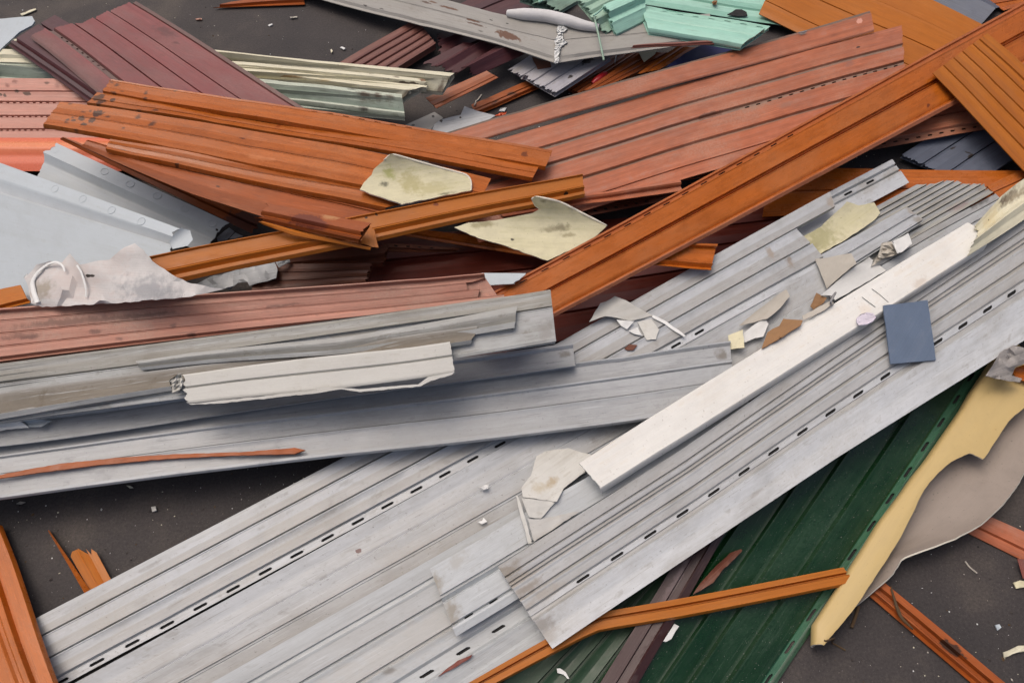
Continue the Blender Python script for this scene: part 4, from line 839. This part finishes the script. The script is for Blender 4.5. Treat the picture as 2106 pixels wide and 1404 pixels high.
panel('salmon_board', 'long dusty salmon siding stack with rounded rim beside the grey stack', 'siding panel', [(-220,648),(0,632),(700,585),(996,562)], [(-220,768),(0,742),(420,692),(1012,625)],
      [(0,20,0),(.015,24,0),(.045,24,0),(.06,17,.2),(.21,18,.2),(.222,6,.5),(.238,19,.2),(.45,17,.5),(.462,5,.6),(.478,18),(.7,16,.3),(.712,5,.5),(.728,17),(.93,15,.2),(.955,5,.2),(1,8,0)],
      *SALMD, group=GS, end1=[(0,0),(.2,0),(.215,-.05),(.45,-.05),(.46,-.02),(.7,-.03),(.72,.035),(1,.03)], hollow=.012,
      stains=[(T(1250,215),.008,.12,sc(104,72,60),.8),(T(600,265),.010,.14,sc(110,78,66),.8),(T(150,400),.008,.06,sc(110,74,62),.7),(T(250,405),.005,.03,sc(100,66,56),.8),(T(880,355),.006,.02,sc(104,70,60),.8),(T(1580,300),.007,.01,sc(104,70,60),.8),(T(1760,390),.007,.014,sc(90,60,52),.8),(T(1090,420),.006,.012,sc(104,70,60),.8),(Q(800,1245),.005,.06,sc(96,60,50),.7),(Q(1600,1110),.006,.08,sc(110,74,64),.6)], parts=[('rolled_rim',-.01,.06)])
panel('grey_scrap', 'pale grey flat scrap behind the end of the dusty salmon stack', 'scrap', [R(425,768),R(700,770)], [R(460,850),R(620,840)], FL(6), *SHEET, rag=(.006,.006))

# ================================================================== grey panels
panel('grey_siding', 'grey siding panel end with two slots highest on the right of the grey heap', 'siding panel', [(1100,735),N(740,325),N(1192,86)], [(1140,800),N(900,470),N(1305,252)],
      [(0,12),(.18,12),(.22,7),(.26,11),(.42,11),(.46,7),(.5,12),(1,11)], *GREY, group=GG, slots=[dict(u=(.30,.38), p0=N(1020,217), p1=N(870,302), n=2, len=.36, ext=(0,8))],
      stains=[(N(1180,190),.02,.05,sc(140,136,126),.6),(N(1020,280),.03,.06,sc(150,146,138),.5)])
panel('grey_siding', 'ribbed grey siding panel with stepped end by the orange board', 'siding panel', [(1180,772),N(1360,262)], [(1330,812),N(1890,315)],
      grv([.12,.24,.36,.48,.6,.72,.86], 12, 5, .014, 1.2, (0,.8)), *GREYD, group=GG, end1=[(0,0),(.2,.02),(.22,.045),(.4,.05),(.5,.035),(.75,.05),(.8,.03),(1,0)],
      stains=[(N(1650,420),.016,.05,sc(150,132,128),.7),(N(1800,310),.03,.03,sc(130,124,114),.6)])
panel('grey_siding', 'plain smooth grey siding strip between the ribbed panel and the ivory plank', 'siding panel', [N(560,1080),N(1905,330)], [N(700,1180),N(2010,420)], [(0,11,.4),(.3,10,.4),(.33,6),(.36,11),(.75,10),(.78,7),(1,8)], *GREY, group=GG, stains=[(N(1780,370),.012,.05,sc(60,54,48),.7)])
sheet('beige_shard', 'algae-stained beige sheet lying in the trough of the grey panels', 'shard', [N(470,690),N(700,560),N(850,420),N(880,385),N(960,412),N(1070,392),N(1112,462),N(1080,505),N(870,650),N(650,772),N(540,790)], *BEIGE, rim=M_(RIM), thick=.003, jit=1,
      curl=(N(480,700),N(1090,450),.010), stains=[(N(700,640),.05,.07,sc(150,146,100),.7),(N(620,720),.03,.04,sc(140,136,96),.7),(N(900,520),.03,.08,sc(196,190,150),.5)])
panel('grey_siding', 'grey siding offcut with dirty square end over the beige sheet', 'siding panel', [N(520,850),N(1297,425)], [N(720,960),N(1415,520)], [(0,12),(.45,11),(.48,8),(.5,12),(.9,12),(.93,8),(1,9)], *GREY, group=GG, stains=[(N(1370,510),.02,.016,sc(140,134,122),.8),(N(1320,450),.02,.012,sc(160,152,140),.7)], rag=(0,.003))
p1u = panel('grey_siding', 'big grey siding panel with a long row of black slots over bare asphalt', 'siding panel', [(-60,1342),(78,1268),(700,944),(1152,703),(1705,394)], [(20,1466),(134,1406),(1034,920),(1480,668),(1754,515)],
      [(0,10,.2),(.03,12,.3),(.14,11,.1),(.16,11,.7),(.25,11,.7),(.265,5,.5),(.285,12,0),(.42,11,0),(.44,11,.7),(.575,11,.6),(.59,5,.4),(.61,12,.1),(.72,11,.2),(.74,11,.8),(.86,11,.6),(.875,7,.2),(.89,8,0),(.98,8,0),(1,5,.1)], *GREY, group=GG,
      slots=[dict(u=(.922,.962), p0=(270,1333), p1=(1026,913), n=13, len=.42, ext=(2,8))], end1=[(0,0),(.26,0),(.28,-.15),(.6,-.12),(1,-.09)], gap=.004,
      stains=[(N(800,360),.02,.025,sc(150,140,128),.8),(N(450,690),.02,.02,sc(150,138,124),.8),(N(590,735),.02,.02,sc(146,134,120),.8)])
panel('grey_siding', 'lower wide grey siding panel ending in a bright double ridge at the bottom', 'siding panel', [(20,1475),(1034,918),(1480,664),(1720,528)], [(260,1520),(469,1404),(887,1173),(1340,915),(1700,700)],
      [(0,11,.1),(.18,10,.1),(.2,10,.3),(.37,10,.3),(.385,5),(.4,11,.2),(.53,10,.3),(.66,10,.7),(.675,6),(.69,11,.5),(.89,10,.8),(.9,6),(.915,13,0),(.94,14,0),(.955,9,0),(.97,13,0),(1,4,0)], *GREY, group=GG,
      stains=[(H(120,578),.006,.007,sc(90,50,44),.9)], on=(p1u.name, -.001), parts=[('double_ridge',.915,1.01)])
panel('orange_board', 'short orange channel end poking out below the long orange plank', 'board', [R(1350,545),R(1968,578)], [R(1350,700),R(1925,748)], [(0,14),(.08,14),(.1,8),(.7,9),(.78,14),(.86,8),(1,10)], *ORNG, group=GO, on=('orange_plank', -.018))
panel('grey_siding', 'bottom grey siding panel with a red sliver caught in its slot', 'siding panel', [(260,1500),(700,1252),(1120,1016)], [(780,1560),(1015,1404),(1125,1331),(1330,1200)],
      [(0,10,.0),(.12,9,.6),(.14,5),(.16,11,.5),(.3,10,.5),(.31,6),(.325,11,.3),(.5,10,.2),(.51,5),(.53,11,.0),(.63,10),(.65,7),(.74,7),(.76,11,0),(.86,9,.2),(.88,11,.0),(1,9,0)], *GREYC, group=GG,
      slots=[dict(u=(.69,.712), p0=(1038,1297), p1=(901,1388), n=3, len=.36, ext=(3,2))], stains=[(H(290,1325),.010,.014,sc(110,106,100),.8),(H(450,1140),.06,.3,sc(170,166,158),.4)], lift=[(x_, y_, float(hit(INFO[p1u.name]['pl'], (x_, y_))[2])-.013) for x_, y_ in ((420,1412),(700,1258),(1080,1042))])
panel('grey_siding', 'grey siding panel with adhesive-stained square end over the bottom panel', 'siding panel', [(884,1168),(1068,1058),(1540,790)], [(938,1308),(1100,1206),(1540,935)],
      [(0,11,0),(.4,10,.1),(.42,6,.3),(.45,11),(.5,6),(.53,11,0),(.82,10,.1),(.84,6),(.87,11,0),(.9,12),(1,8)], *GREYC, group=GG,
      slots=[dict(u=(.835,.86), p0=H(945,912), p1=H(790,1005), n=2, len=.36, ext=(4,0))], stains=[(H(580,790),.026,.018,sc(140,134,122),.85),(H(690,960),.03,.022,sc(136,130,118),.85),(H(670,1030),.012,.02,sc(150,146,138),.7),(H(720,650),.02,.03,sc(160,158,152),.6)])
panel('grey_siding', 'long grey siding plank crossing over the slotted panel from the left', 'siding panel', [(-220,926),(0,900),(700,806),(1145,748),(1503,702)], [(-220,1058),(0,1028),(700,937),(1336,862),(1514,838)],
      [(0,12,.1),(.03,14,0),(.06,10,.4),(.26,9,.6),(.295,8,.5),(.31,13,0),(.335,13,0),(.35,10,.1),(.58,9,.5),(.605,6,.5),(.62,12,.1),(.9,9,.6),(.93,4,.3),(.945,12,0),(.985,12,0),(1,5,0)], 'blue_grey_pvc', dict(BLUEG[1], base=sc(184,189,193), worn=sc(164,166,166)), group=GG, sag=.0,
      stains=[(F(255,775),.02,.016,sc(110,104,94),.8)], lift=[(150,960,.10)], parts=[('edge_lip',.945,1.01)])
panel('grey_siding', 'smooth blue-grey siding plank with short square end in the left grey stack', 'siding panel', [(-220,880),(700,772),(1178,703)], [(-220,942),(700,822),(1184,752)],
      [(0,12,0),(.12,13,0),(.18,9,.4),(.8,8,.8),(.92,10,.2),(1,12,0)], *BLUEG, group=GG, stains=[(E(1385,770),.014,.018,sc(110,106,98),.8)], sag=0)
pb = panel('grey_siding', 'dusty grey siding panel with white hollow cut end in the left stack', 'siding panel', [(-220,776),(0,748),(700,658),(1132,596)], [(-220,900),(0,868),(700,776),(1144,702)],
      [(0,10,1),(.05,14,.9),(.12,13,.5),(.18,13,1),(.32,12,.9),(.34,8,.6),(.36,13,.1),(.55,11,.1),(.7,10,.0),(.93,9,0),(.95,12,0),(1,8,0)], *GREYD, group=GG, hollow=.012,
      stains=[(E(1230,540),.016,.06,sc(190,190,190),.4),(E(1270,630),.03,.02,sc(140,138,134),.7)])
panel('grey_siding', 'narrow dusty grey siding strip topping the left stack with a stepped end', 'siding panel', [T(1230,625),(700,692),(1064,631)], [T(1280,705),(700,726),(1058,676)],
      [(0,10,.5),(.3,12,.4),(.45,11,.9),(.7,8,.9),(.75,11,.2),(1,6,.1)], *GREYD, group=GG, rag=(.004,.002), hollow=.008, on=(pb.name, .016))
panel('grey_siding', 'brown-streaked grey siding plank in the left stack', 'siding panel', [(-220,838),(0,806),(500,738),(983,670)], [(-220,895),(0,862),(372,800),(968,707)],
      [(0,10,.3),(.12,11,.8),(.5,10,1),(.8,10,1),(.84,12,.0),(1,5,0)], 'mud_grey_pvc', dict(GREYD[1], worn=sc(126,118,104), dirt=sc(92,82,66), dirtamt=.75), group=GG, rag=(0,.002), hollow=.008, on=(pb.name, .012))
wp = panel('torn_plank', 'white torn plank with ragged lower edge on top of the left grey stack', 'plank', [T(1650,745),(640,735),(926,703)], [T(1690,1005),(640,805),(935,766)],
      [(0,12),(.06,14,.3),(.42,13,.6),(.46,10,.9),(.5,13,.2),(.95,12,.0),(1,8,0)], *SHARD, group=GG, rag=(.006,.001), hollow=.01, on=(pb.name, .026))
sheet('torn_lip', None, None, [T(1700,1012),(470,822),(560,812),(640,803),(660,795),(740,800),(860,790),(880,775),(935,764),(930,770),(886,783),(865,794),(740,806),(700,800),(665,806),(560,818),(450,829),(395,832)], *SHARD, thick=.0012, parent=wp, update=False)
sheet('crumpled_scrap', 'crumpled white scrap wedged at the left end of the torn plank', 'scrap', [T(1525,800),T(1600,745),T(1632,735),T(1655,800),T(1620,910),T(1555,910)], *SHARD, wr=.016, wrs=70, lim=.5)
sheet('torn_scrap', 'white torn scrap on the left edge of the long grey plank', 'scrap', [T(-60,1180),T(190,1172),T(260,1222),T(60,1235),T(-60,1260)], *WHITE, curl=(T(0,1240),T(260,1225),.010), lim=.5)
sheet('torn_scrap', 'small pointed grey flap beside the white torn scrap', 'scrap', [T(205,1165),T(300,1150),T(462,1160),T(370,1215),T(260,1215)], *SHEET, curl=(T(200,1200),T(450,1165),.010), lim=.5)
sheet('splinter', 'long thin red-brown splinter lying along the long grey plank', 'splinter', [(-40,984),(60,964),(130,952),(250,940),(365,933),(500,929),(606,920),(628,925),(605,933),(480,936),(370,941),(280,948),(190,957),(60,974),(-40,990)], *ORNGB, thick=.004, jit=.5, wr=.003)

# ------------------------------------------------------------------ top right grey panel with slots, ivory plank, swatch
CL = .35
def shard(label, pts, mt, **kw):
    kw.setdefault('wr', .003); kw.setdefault('lim', .4); kw.setdefault('thick', .002)
    return sheet('plastic_shard', label, 'shard', pts, *mt, group=GC, **kw)
shard('large pale stained shard under the near end of the ivory plank', [H(1205,10),H(1260,-20),H(1400,-40),H(1560,10),H(1500,110),H(1372,208),H(1330,290),H(1220,275),H(1122,262),H(1112,205),H(1170,130),H(1190,60)], ('stained_shard', dict(SHARD[1], dirtamt=.55)), stains=[(H(1300,170),.012,.02,sc(160,140,104),.7),(H(1230,210),.02,.02,sc(170,156,126),.6)], update=False)
shard('thin dark-edged upright sliver left of the pale stained shard', [H(1078,250),H(1090,255),H(1140,400),H(1175,545),H(1155,548),H(1110,390)], SHARD, thick=.004, update=False)
shard('triangular grey shard under the pale stained shard', [H(1112,268),H(1325,290),H(1270,350),H(1232,392),H(1160,385)], SHARD, update=False)
shard('flat grey shard with curved edge at the topmost panel', [H(1150,395),H(1232,396),H(1440,352),H(1470,350),H(1350,430),H(1190,535)], ('greyer_shard', dict(SHARD[1], base=sc(184,184,180))), update=False)
strip_a = [(955,1408),(1215,1262),(1400,1229),(1735,1166)]
panel('orange_strip', 'narrow creased orange strip crossing over the green panels', 'strip', strip_a, [(1010,1412),(1226,1300),(1400,1270),(1756,1201)],
      [(0,10),(.3,11),(.36,5,.2),(.42,5,.2),(.46,12),(.9,12),(1,4)], *ORNGY, group=GO, stains=[], parts=[('ridge',-.01,.3)])
p2 = panel('grey_siding', 'topmost pale grey siding panel with slots under the slate swatch', 'siding panel', [(1024,1164),(1400,926),(1812,641),(2106,440),(2260,335)], [(1136,1333),(1722,942),(2106,700),(2260,603)],
      [(0,11,.5),(.125,10,.6),(.14,6,.6),(.155,11,.2),(.20,10,.5),(.225,7,.8),(.24,10,.2),(.265,6,.7),(.28,11,.3),(.40,10,.5),(.42,6,.8),(.44,11,.4),(.535,10,.6),(.55,7,.5),(.56,8,0),(.612,8,0),(.625,6,.7),(.66,8,.6),(.68,11,0),(.82,9,0),(.84,9,.1),(1,12,0)],
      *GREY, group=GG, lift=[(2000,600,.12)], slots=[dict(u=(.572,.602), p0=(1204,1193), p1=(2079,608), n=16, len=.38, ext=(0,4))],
      stains=[(V(190,390),.03,.03,sc(126,118,106),.85),(V(330,560),.02,.04,sc(130,122,112),.8),(V(480,610),.02,.06,sc(150,142,130),.6),(V(510,850),.03,.035,sc(130,126,120),.8),(V(560,930),.03,.03,sc(140,136,130),.7),(V(250,480),.02,.05,sc(146,138,126),.6)])
ip = panel('ivory_plank', 'smooth ivory plank lying diagonally across the grey panels', 'plank', [(1191,952),(1400,822),(1988,456)], [(1237,1013),(1400,914),(1812,653),(2021,514)],
      [(0,20),(.02,22),(.93,22,.1),(.97,20,.3),(1,0,.5)], *IVORY, rag=(.0015,0), end1=[(0,0),(.3,.012),(.7,.012),(1,0)], thick=.004,
      stains=[(F(1150,450),.0016,.004,BLACKISH,.0),(N(1390,940),.012,.03,sc(190,176,160),.6),(N(1000,1140),.02,.02,sc(214,204,190),.6)])
tube('pencil_mark', None, None, [N(985,1045),N(1030,1080),N(1078,1115)], .0008, *BLK, parent=ip, flat=.2)
tube('pencil_mark', None, None, [N(1052,988),N(1110,1030),N(1168,1082)], .0008, *BLK, parent=ip, flat=.2)
sheet('foam_blob', 'lilac-white dried foam blob on the ivory plank', 'blob', [N(948,1190),N(975,1165),N(1020,1150),N(1065,1158),N(1082,1185),N(1060,1215),N(1010,1238),N(965,1240),N(948,1220)], 'lilac_foam', dict(FOAM[1], base=sc(206,200,212)), thick=.003, wr=.006, wrs=70, jit=.3)
sheet('swatch', 'slate-blue rectangular swatch card lying across ivory plank and grey panel', 'swatch', [(1817,628),(1908,617),(1925,740),(1832,748)], *SLATE, thick=.004, jit=.35)
panel('cream_sheet', 'curled dirty cream sheet overlapping the far end of the ivory plank', 'sheet', [N(1760,555),N(1940,350),N(2040,270),N(2300,110)], [N(1735,748),N(1900,640),N(2300,390)],
      [(0,10),(.15,5),(.35,2),(.5,5),(.58,16),(.62,24),(.66,25),(.8,19),(1,6)], *CREAM, thick=.0025, rag=(.006,0), end0=[(0,.0),(.3,.03),(.5,.03),(.62,-.0),(1,-.01)],
      stains=[(N(2000,350),.03,.05,sc(96,80,60),.8),(N(1960,380),.02,.02,sc(80,64,48),.8),(N(1870,500),.05,.06,sc(196,182,140),.7),(N(2080,330),.02,.06,sc(120,104,80),.7),(N(1860,510),.003,.003,BLACKISH,1)])

# ------------------------------------------------------------------ shards on the grey panels
shard('creased pale grey shard like a folded wing below the long orange plank', [R(1122,1090),R(1195,968),R(1235,955),R(1290,922),R(1365,950),R(1450,1000),R(1540,1050),R(1450,1072),R(1390,1082),R(1310,1065),R(1230,1052)], SHARD, fold=(R(1200,1060),R(1365,950),.016))
shard('small pale grey shard below the folded wing-like shard', [R(1440,1092),R(1530,1072),R(1582,1140),R(1560,1205),R(1500,1210),R(1470,1150)], SHARD)
shard('tiny white triangular shard beside the small pale shard', [R(1380,1150),R(1440,1125),R(1472,1182),R(1420,1170)], WHITE)
shard('white pointed shard hanging under the folded wing-like shard', [R(1300,1075),R(1420,1085),R(1370,1140),R(1330,1115)], WHITE)
shard('thin white bent sliver beside the folded wing-like shard', [R(1540,1045),R(1625,1085),R(1755,1180),R(1745,1190),R(1620,1105),R(1535,1060)], WHITE)
shard('tan-grey card scrap at the corner of the big slotted panel', [N(662,782),N(780,765),N(912,743),N(946,812),N(850,890),N(742,988),N(700,880)], CARD, curl=(N(700,780),N(740,985),.008))
shard('long white jagged shard along the ivory plank', [N(700,1035),N(780,965),N(880,875),N(1035,768),N(1062,790),N(1045,838),N(1110,828),N(1152,862),N(980,965),N(800,1068),N(770,1035)], WHITE, curl=(N(700,1060),N(1130,850),.012), lim=.5)
shard('crumpled tan-grey folded scrap above the long white shard', [N(1122,672),N(1210,660),N(1232,750),N(1150,772),N(1048,835),N(1100,750)], CARD, wr=.018, wrs=50)
shard('square white shard beside the crumpled folded scrap', [N(1195,662),N(1305,602),N(1332,678),N(1262,735),N(1232,742)], WHITE, wr=.004)
shard('tan-grey leaf-shaped shard on the slotted panel end', [N(135,1242),N(220,1170),N(330,1085),N(462,990),N(486,1040),N(410,1130),N(330,1195),N(200,1228)], CARD, curl=(N(160,1235),N(470,1010),.01))
shard('white chip beside the ragged brown cardboard', [N(145,1312),N(220,1250),N(315,1190),N(338,1232),N(302,1318),N(240,1330),N(172,1360)], WHITE)
shard('ragged brown cardboard scrap along the ivory plank', [N(290,1402),N(330,1290),N(365,1265),N(412,1245),N(440,1195),N(500,1200),N(575,1205),N(560,1240),N(420,1330)], CBRD, wr=.006)
shard('small torn brown cardboard corner beside the long white shard', [N(628,1108),N(670,1015),N(742,1050),N(720,1085),N(650,1130)], CBRD, wr=.006)
shard('tan folded strip between cardboard corner and ivory plank', [N(570,1175),N(640,1140),N(780,1062),N(790,1090),N(700,1150),N(580,1205)], CARD, wr=.004)
shard('pale beige square scrap at the end of the long grey plank', [N(60,1310),N(160,1270),N(172,1395),N(70,1408)], BEIGE)
tube('screw', 'small metal bolt standing under the tip of the long white shard', 'bolt', [N(770,1045),N(770,1095)], .003, *STEEL, raise_=.006)
shard('small folded white flake on the ridge of the wide grey panel', [H(850,205),H(885,188),H(912,185),H(905,212),H(880,218)], WHITE, wr=.008, wrs=90)
shard('small white moon-shaped flake below the folded white flake', [H(838,412),H(870,408),H(880,388),H(902,412),H(870,428)], WHITE, wr=.004)
shard('red-brown scab of dirt on the grey panel below the wing-like shard', [E(1745,735),E(1775,710),E(1825,715),E(1800,745),E(1765,748)], RUST, wr=.003)
sheet('splinter', 'red-brown sliver caught along a slot of the bottom grey panel', 'splinter', [H(598,1362),H(640,1325),H(720,1265),H(812,1226),H(800,1248),H(700,1310),H(615,1355)], *MAHO, thick=.004, wr=.002)
sheet('splinter', 'curved red-brown sliver on the green panel above the creased orange strip', 'splinter', [I(75,858),I(120,790),I(200,700),I(300,605),I(372,580),I(378,590),I(330,640),I(250,715),I(200,785),I(120,835)], *BROWN, thick=.003, curl=(I(75,858),I(375,585),.006))
sheet('plastic_shard', 'curved white rind on the dusty green panel', 'shard', [V(610,1238),V(640,1235),V(690,1270),V(720,1325),V(705,1325),V(670,1290),V(618,1275)], *WHITE, group=GC, thick=.002)
sheet('plastic_shard', 'white angular flake on the dark brown strip edge', 'shard', [V(1535,1000),V(1630,850),V(1672,872),V(1640,915),V(1605,980),V(1560,1005)], *WHITE, group=GC, thick=.002)

# ------------------------------------------------------------------ orange trims at the lower left
panel('profile_strip', 'ridged orange trim standing over the left end of the big grey panel', 'profile', [(4,1080),(160,1510)], [(-130,1080),(30,1510)],
      [(0,6),(.04,16),(.26,17),(.30,9,.2),(.36,9,.2),(.4,15),(.5,15),(.54,8,.2),(.6,8,.2),(.64,14),(.9,14),(1,4)], *ORNG, group=GO, lift=[(60,1300,.04)], parts=[('ridge',-.01,.26)])

# ================================================================== curled ochre sheet at the right
def ochre():
    rows = [((1677,1328),(1692,1326),(1690,1318)), ((1678,1288),(1722,1292),(1712,1285)), ((1715,1232),(1765,1238),(1768,1240)), ((1750,1178),(1797,1188),(1836,1180)),
            ((1780,1130),(1837,1128),(1856,1146)), ((1811,1080),(1863,1080),(1960,1108)), ((1860,1015),(1897,1010),(2015,1080)), ((1905,955),(1925,975),(2060,1040)), ((1925,928),(1957,948),(2083,1010)),
            ((1945,900),(1994,932),(2096,992)), ((1960,878),(2021,947),(2106,972)), ((1980,848),(2037,921),(2128,935)), ((2000,815),(2073,866),(2150,900)), ((2030,770),(2106,838),(2190,850)), ((2070,705),(2150,780),(2230,800))]
    rows = np.array(rows, float); n = 70; t = np.linspace(0, len(rows)-1, n)
    X = []; 
    def atz(px, z): r = raydir(px); return CV + r*((z-CV[2])/r[2])
    NB = 16; NC = 8; NT = 8; rng = np.random.RandomState(3)
    for k in range(n):
        q = [np.array([np.interp(t[k], range(len(rows)), rows[:,j,c]) for c in (0,1)]) for j in range(3)]
        q[1] = q[1]+rng.uniform(-.7,.7,2); q[2] = q[2]+rng.uniform(-.5,.5,2)
        zb = .014; rr = .014+.012*t[k]/len(rows); ztop = zb+2*rr
        Fp = atz(q[0], zb+rr); Y = atz(q[1], ztop+.004); Rm = atz(q[2], zb+.05*min(1, max(0,(t[k]-1.5)/3)))
        base = Fp.copy(); base[2] = zb; row = []
        d = Rm-base; 
        for j in range(NB):
            f = 1-j/NB; p = base+d*f; p[2] = zb+(Rm[2]-zb)*max(0,(f-.35)/.65)**2; row.append(p)
        out = Y-Fp; out[2] = 0; out = out/ (np.linalg.norm(out)+1e-6)
        for j in range(NC+1):
            a = math.pi*j/NC; p = Fp - out*rr*.0 - out*math.sin(a)*rr*.35; p[2] = zb+rr-math.cos(a)*rr; row.append(p)
        tp = Fp.copy(); tp[2] = ztop
        for j in range(1, NT+1):
            f = j/NT; p = tp+(Y-tp)*f; p[2] = ztop+.006*math.sin(math.pi*f*.6); row.append(p)
        X.append(row)
    X = np.array(X); m, c = X.shape[:2]
    du = np.gradient(X, axis=0); dv = np.gradient(X, axis=1); nr = np.cross(du, dv); nr /= np.linalg.norm(nr, axis=2, keepdims=True)+1e-9
    if nr[m//2, 2, 2] < 0: nr = -nr
    idx = np.arange(m*c).reshape(m, c); faces = []
    for i in range(m-1):
        for j in range(c-1):
            f = [int(idx[i,j]), int(idx[i,j+1]), int(idx[i+1,j+1]), int(idx[i+1,j])]
            nn = np.cross(X[i,j+1]-X[i,j], X[i+1,j]-X[i,j])
            faces.append(f if np.dot(nn, nr[i,j]) > 0 else f[::-1])
    uv = np.stack(np.meshgrid(np.arange(c)*.012, np.arange(m)*.012), -1).reshape(-1,2)
    o = solid('curled_sheet', X.reshape(-1,3), nr.reshape(-1,3), faces, uv, np.zeros(m*c), .0035, [M_(INNER), M_(YELL), M_(RIM)], smooth=60, rim_mat=2, under_mat=1)
    tagobj(o, 'curled ochre plastic sheet with torn edge and taupe inner face on the asphalt', 'sheet')
    poly = [tuple(p) for p in rows[:,0]]+[tuple(p) for p in rows[::-1,1]]
    ii, jj = cells(poly); zz = .085; BUF[ii,jj] = np.maximum(BUF[ii,jj], -RZ[ii,jj]/(CV[2]-zz))
    return o
ochre()
sheet('crumpled_film', 'crumpled black and white film at the top of the curled ochre sheet', 'film', [F(1870,905),F(1920,830),F(1960,760),F(2040,715),F(2120,735),F(2220,800),F(2220,860),F(2106,830),F(2050,850),F(2030,900),F(2095,920),F(2080,942),F(1990,930)], 'dirty_film', dict(FELT[1], base=sc(170,166,162), dirt=sc(60,56,54), dirtamt=.95, blotch=.5), wr=.014, wrs=22, jit=1, thick=.001, update=False)
sheet('orange_scrap', 'orange plastic scrap beside the crumpled black and white film', 'scrap', [F(2035,880),F(2060,850),F(2106,835),F(2250,830),F(2250,960),F(2106,935),F(2060,915)], *ORNG, group=GO, wr=.004, lim=.4)

# ================================================================== small things on the ground
tube('twig', 'dry brown twig lying across the grooved orange trim strip', 'twig', [I(1288,810),I(1320,920),I(1350,1000),I(1425,1072)], [.002,.0028,.004,.0035,.002], *TWIG)
tube('twig', 'thin dark stalk on the asphalt beside the ochre sheet tip', 'twig', [I(1048,1062),I(1075,990),I(1092,930)], .0035, *TWIG)
tube('twig', 'thin bent stem on the asphalt under the ochre sheet tip', 'twig', [I(880,1140),I(940,1160),I(1010,1200)], .002, *TWIG)
tube('twig', 'pale curved stalk on open asphalt below the flat salmon-orange trim', 'twig', [I(1745,655),I(1770,690),I(1818,728)], .0018, *CARD)
def gchip(label, pts, mt): return sheet('chip', label, 'chip', pts, *mt, group=GX_, thick=.003, wr=.004, wrs=60, lim=.3, update=False)
gchip('pale yellow crumb on asphalt beside the tiny red-brown trim end', [I(2042,785),I(2080,772),I(2150,780),I(2140,812),I(2060,822)], BEIGE)
gchip('torn pale ribbed flake on asphalt right of the grooved orange trim', [I(1980,1212),I(2030,1192),I(2070,1172),I(2150,1165),I(2150,1200),I(2060,1215),I(1985,1246)], CREAM)
gchip('translucent grey crumb on asphalt right of the grooved orange trim', [I(1930,1045),I(1955,1040),I(1968,1060),I(1945,1078)], SHEET)
gchip('grey cubic crumb on asphalt above the big slotted panel', [G(928,322),G(955,318),G(962,345),G(935,352)], SHARD)
gchip('small tan flake on asphalt under the edge of the long grey plank', [G(98,302),G(125,288),G(155,292),G(125,305)], CARD)
gchip('long straw flake on asphalt under the long grey plank', [G(775,190),G(800,192),G(818,203),G(795,206)], CREAM)
gchip('cream spindle-shaped flake on asphalt behind the maroon panel', [O(205,145),O(250,130),O(300,108),O(368,88),O(370,100),O(310,128),O(260,148),O(225,162)], CREAM)
gchip('small white flake on asphalt behind the cream bundle', [J(45,490),J(70,482),J(105,500),J(85,512)], WHITE)
gchip('squiggly white flake on asphalt between maroon panel and bent trim', [A(1645,155),A(1672,145),A(1675,152),A(1655,162)], WHITE)
gchip('thin pale sliver on asphalt near the squiggly flake', [A(1780,103),A(1825,100),A(1825,108),A(1785,112)], CARD)
gchip('pinkish crumb on asphalt beside the faded maroon panel', [A(1200,115),A(1238,112),A(1240,121),A(1205,123)], SALMD)
gchip('white crumb on asphalt at the open edge of the cream bundle', [P(1050,95),P(1060,85),P(1070,100),P(1060,118)], CREAM)

def specks():
    rs = np.random.RandomState(11); vs = []; fs = []; mi = []
    mats = [M_(WHITE), M_(CARD), M_(CREAM), M_(BLK)]
    for k in range(3600):
        u = rs.uniform(-150, 2300); v = rs.uniform(-250, 1600); px = (u, v)
        r = raydir(px); X = CV + r*(-CV[2]/r[2])
        s = abs(rs.normal(0, .0011))+.0006
        if rs.rand() < .03: s *= 3
        a = rs.uniform(0, 6.28); e = rs.uniform(.35, 1); n0 = len(vs)
        for q in range(4):
            an = a+q*math.pi/2; rr = s*(1 if q % 2 else e); vs.append((X[0]+math.cos(an)*rr, X[1]+math.sin(an)*rr, .0004))
        vs.append((X[0], X[1], .0004+s*rs.uniform(.3, .9)))
        for q in range(4): fs.append((n0+q, n0+(q+1) % 4, n0+4)); 
        mm = rs.choice(4, p=[.35,.3,.2,.15]); mi += [mm]*4
    for k in range(2600):
        u = rs.uniform(-150, 2300); v = rs.uniform(-250, 1600); r = raydir((u, v)); X = CV + r*(-CV[2]/r[2])
        s = abs(rs.normal(0, .0018))+.0010; n0 = len(vs); a = rs.uniform(0, 6.28)
        for q in range(5):
            an = a+q*math.pi*.4; rr = s*rs.uniform(.6, 1.2); vs.append((X[0]+math.cos(an)*rr, X[1]+math.sin(an)*rr, .0003))
        vs.append((X[0]+rs.uniform(-.3,.3)*s, X[1], s*rs.uniform(.5, 1.0)))
        for q in range(5): fs.append((n0+q, n0+(q+1) % 5, n0+5)); mi.append(4 if k % 5 else 5)
    mats += [M_(CLOD), M_(TWIG)]
    me = bpy.data.meshes.new('ground_grit'); me.from_pydata(vs, [], fs); me.uv_layers.new(name='m')
    for m in mats: me.materials.append(m)
    me.polygons.foreach_set('material_index', mi)
    o = bpy.data.objects.new('ground_grit', me); COL.objects.link(o)
    tagobj(o, 'fine pale crumbs and grit scattered over the dark asphalt', 'grit', kind='stuff')
specks()
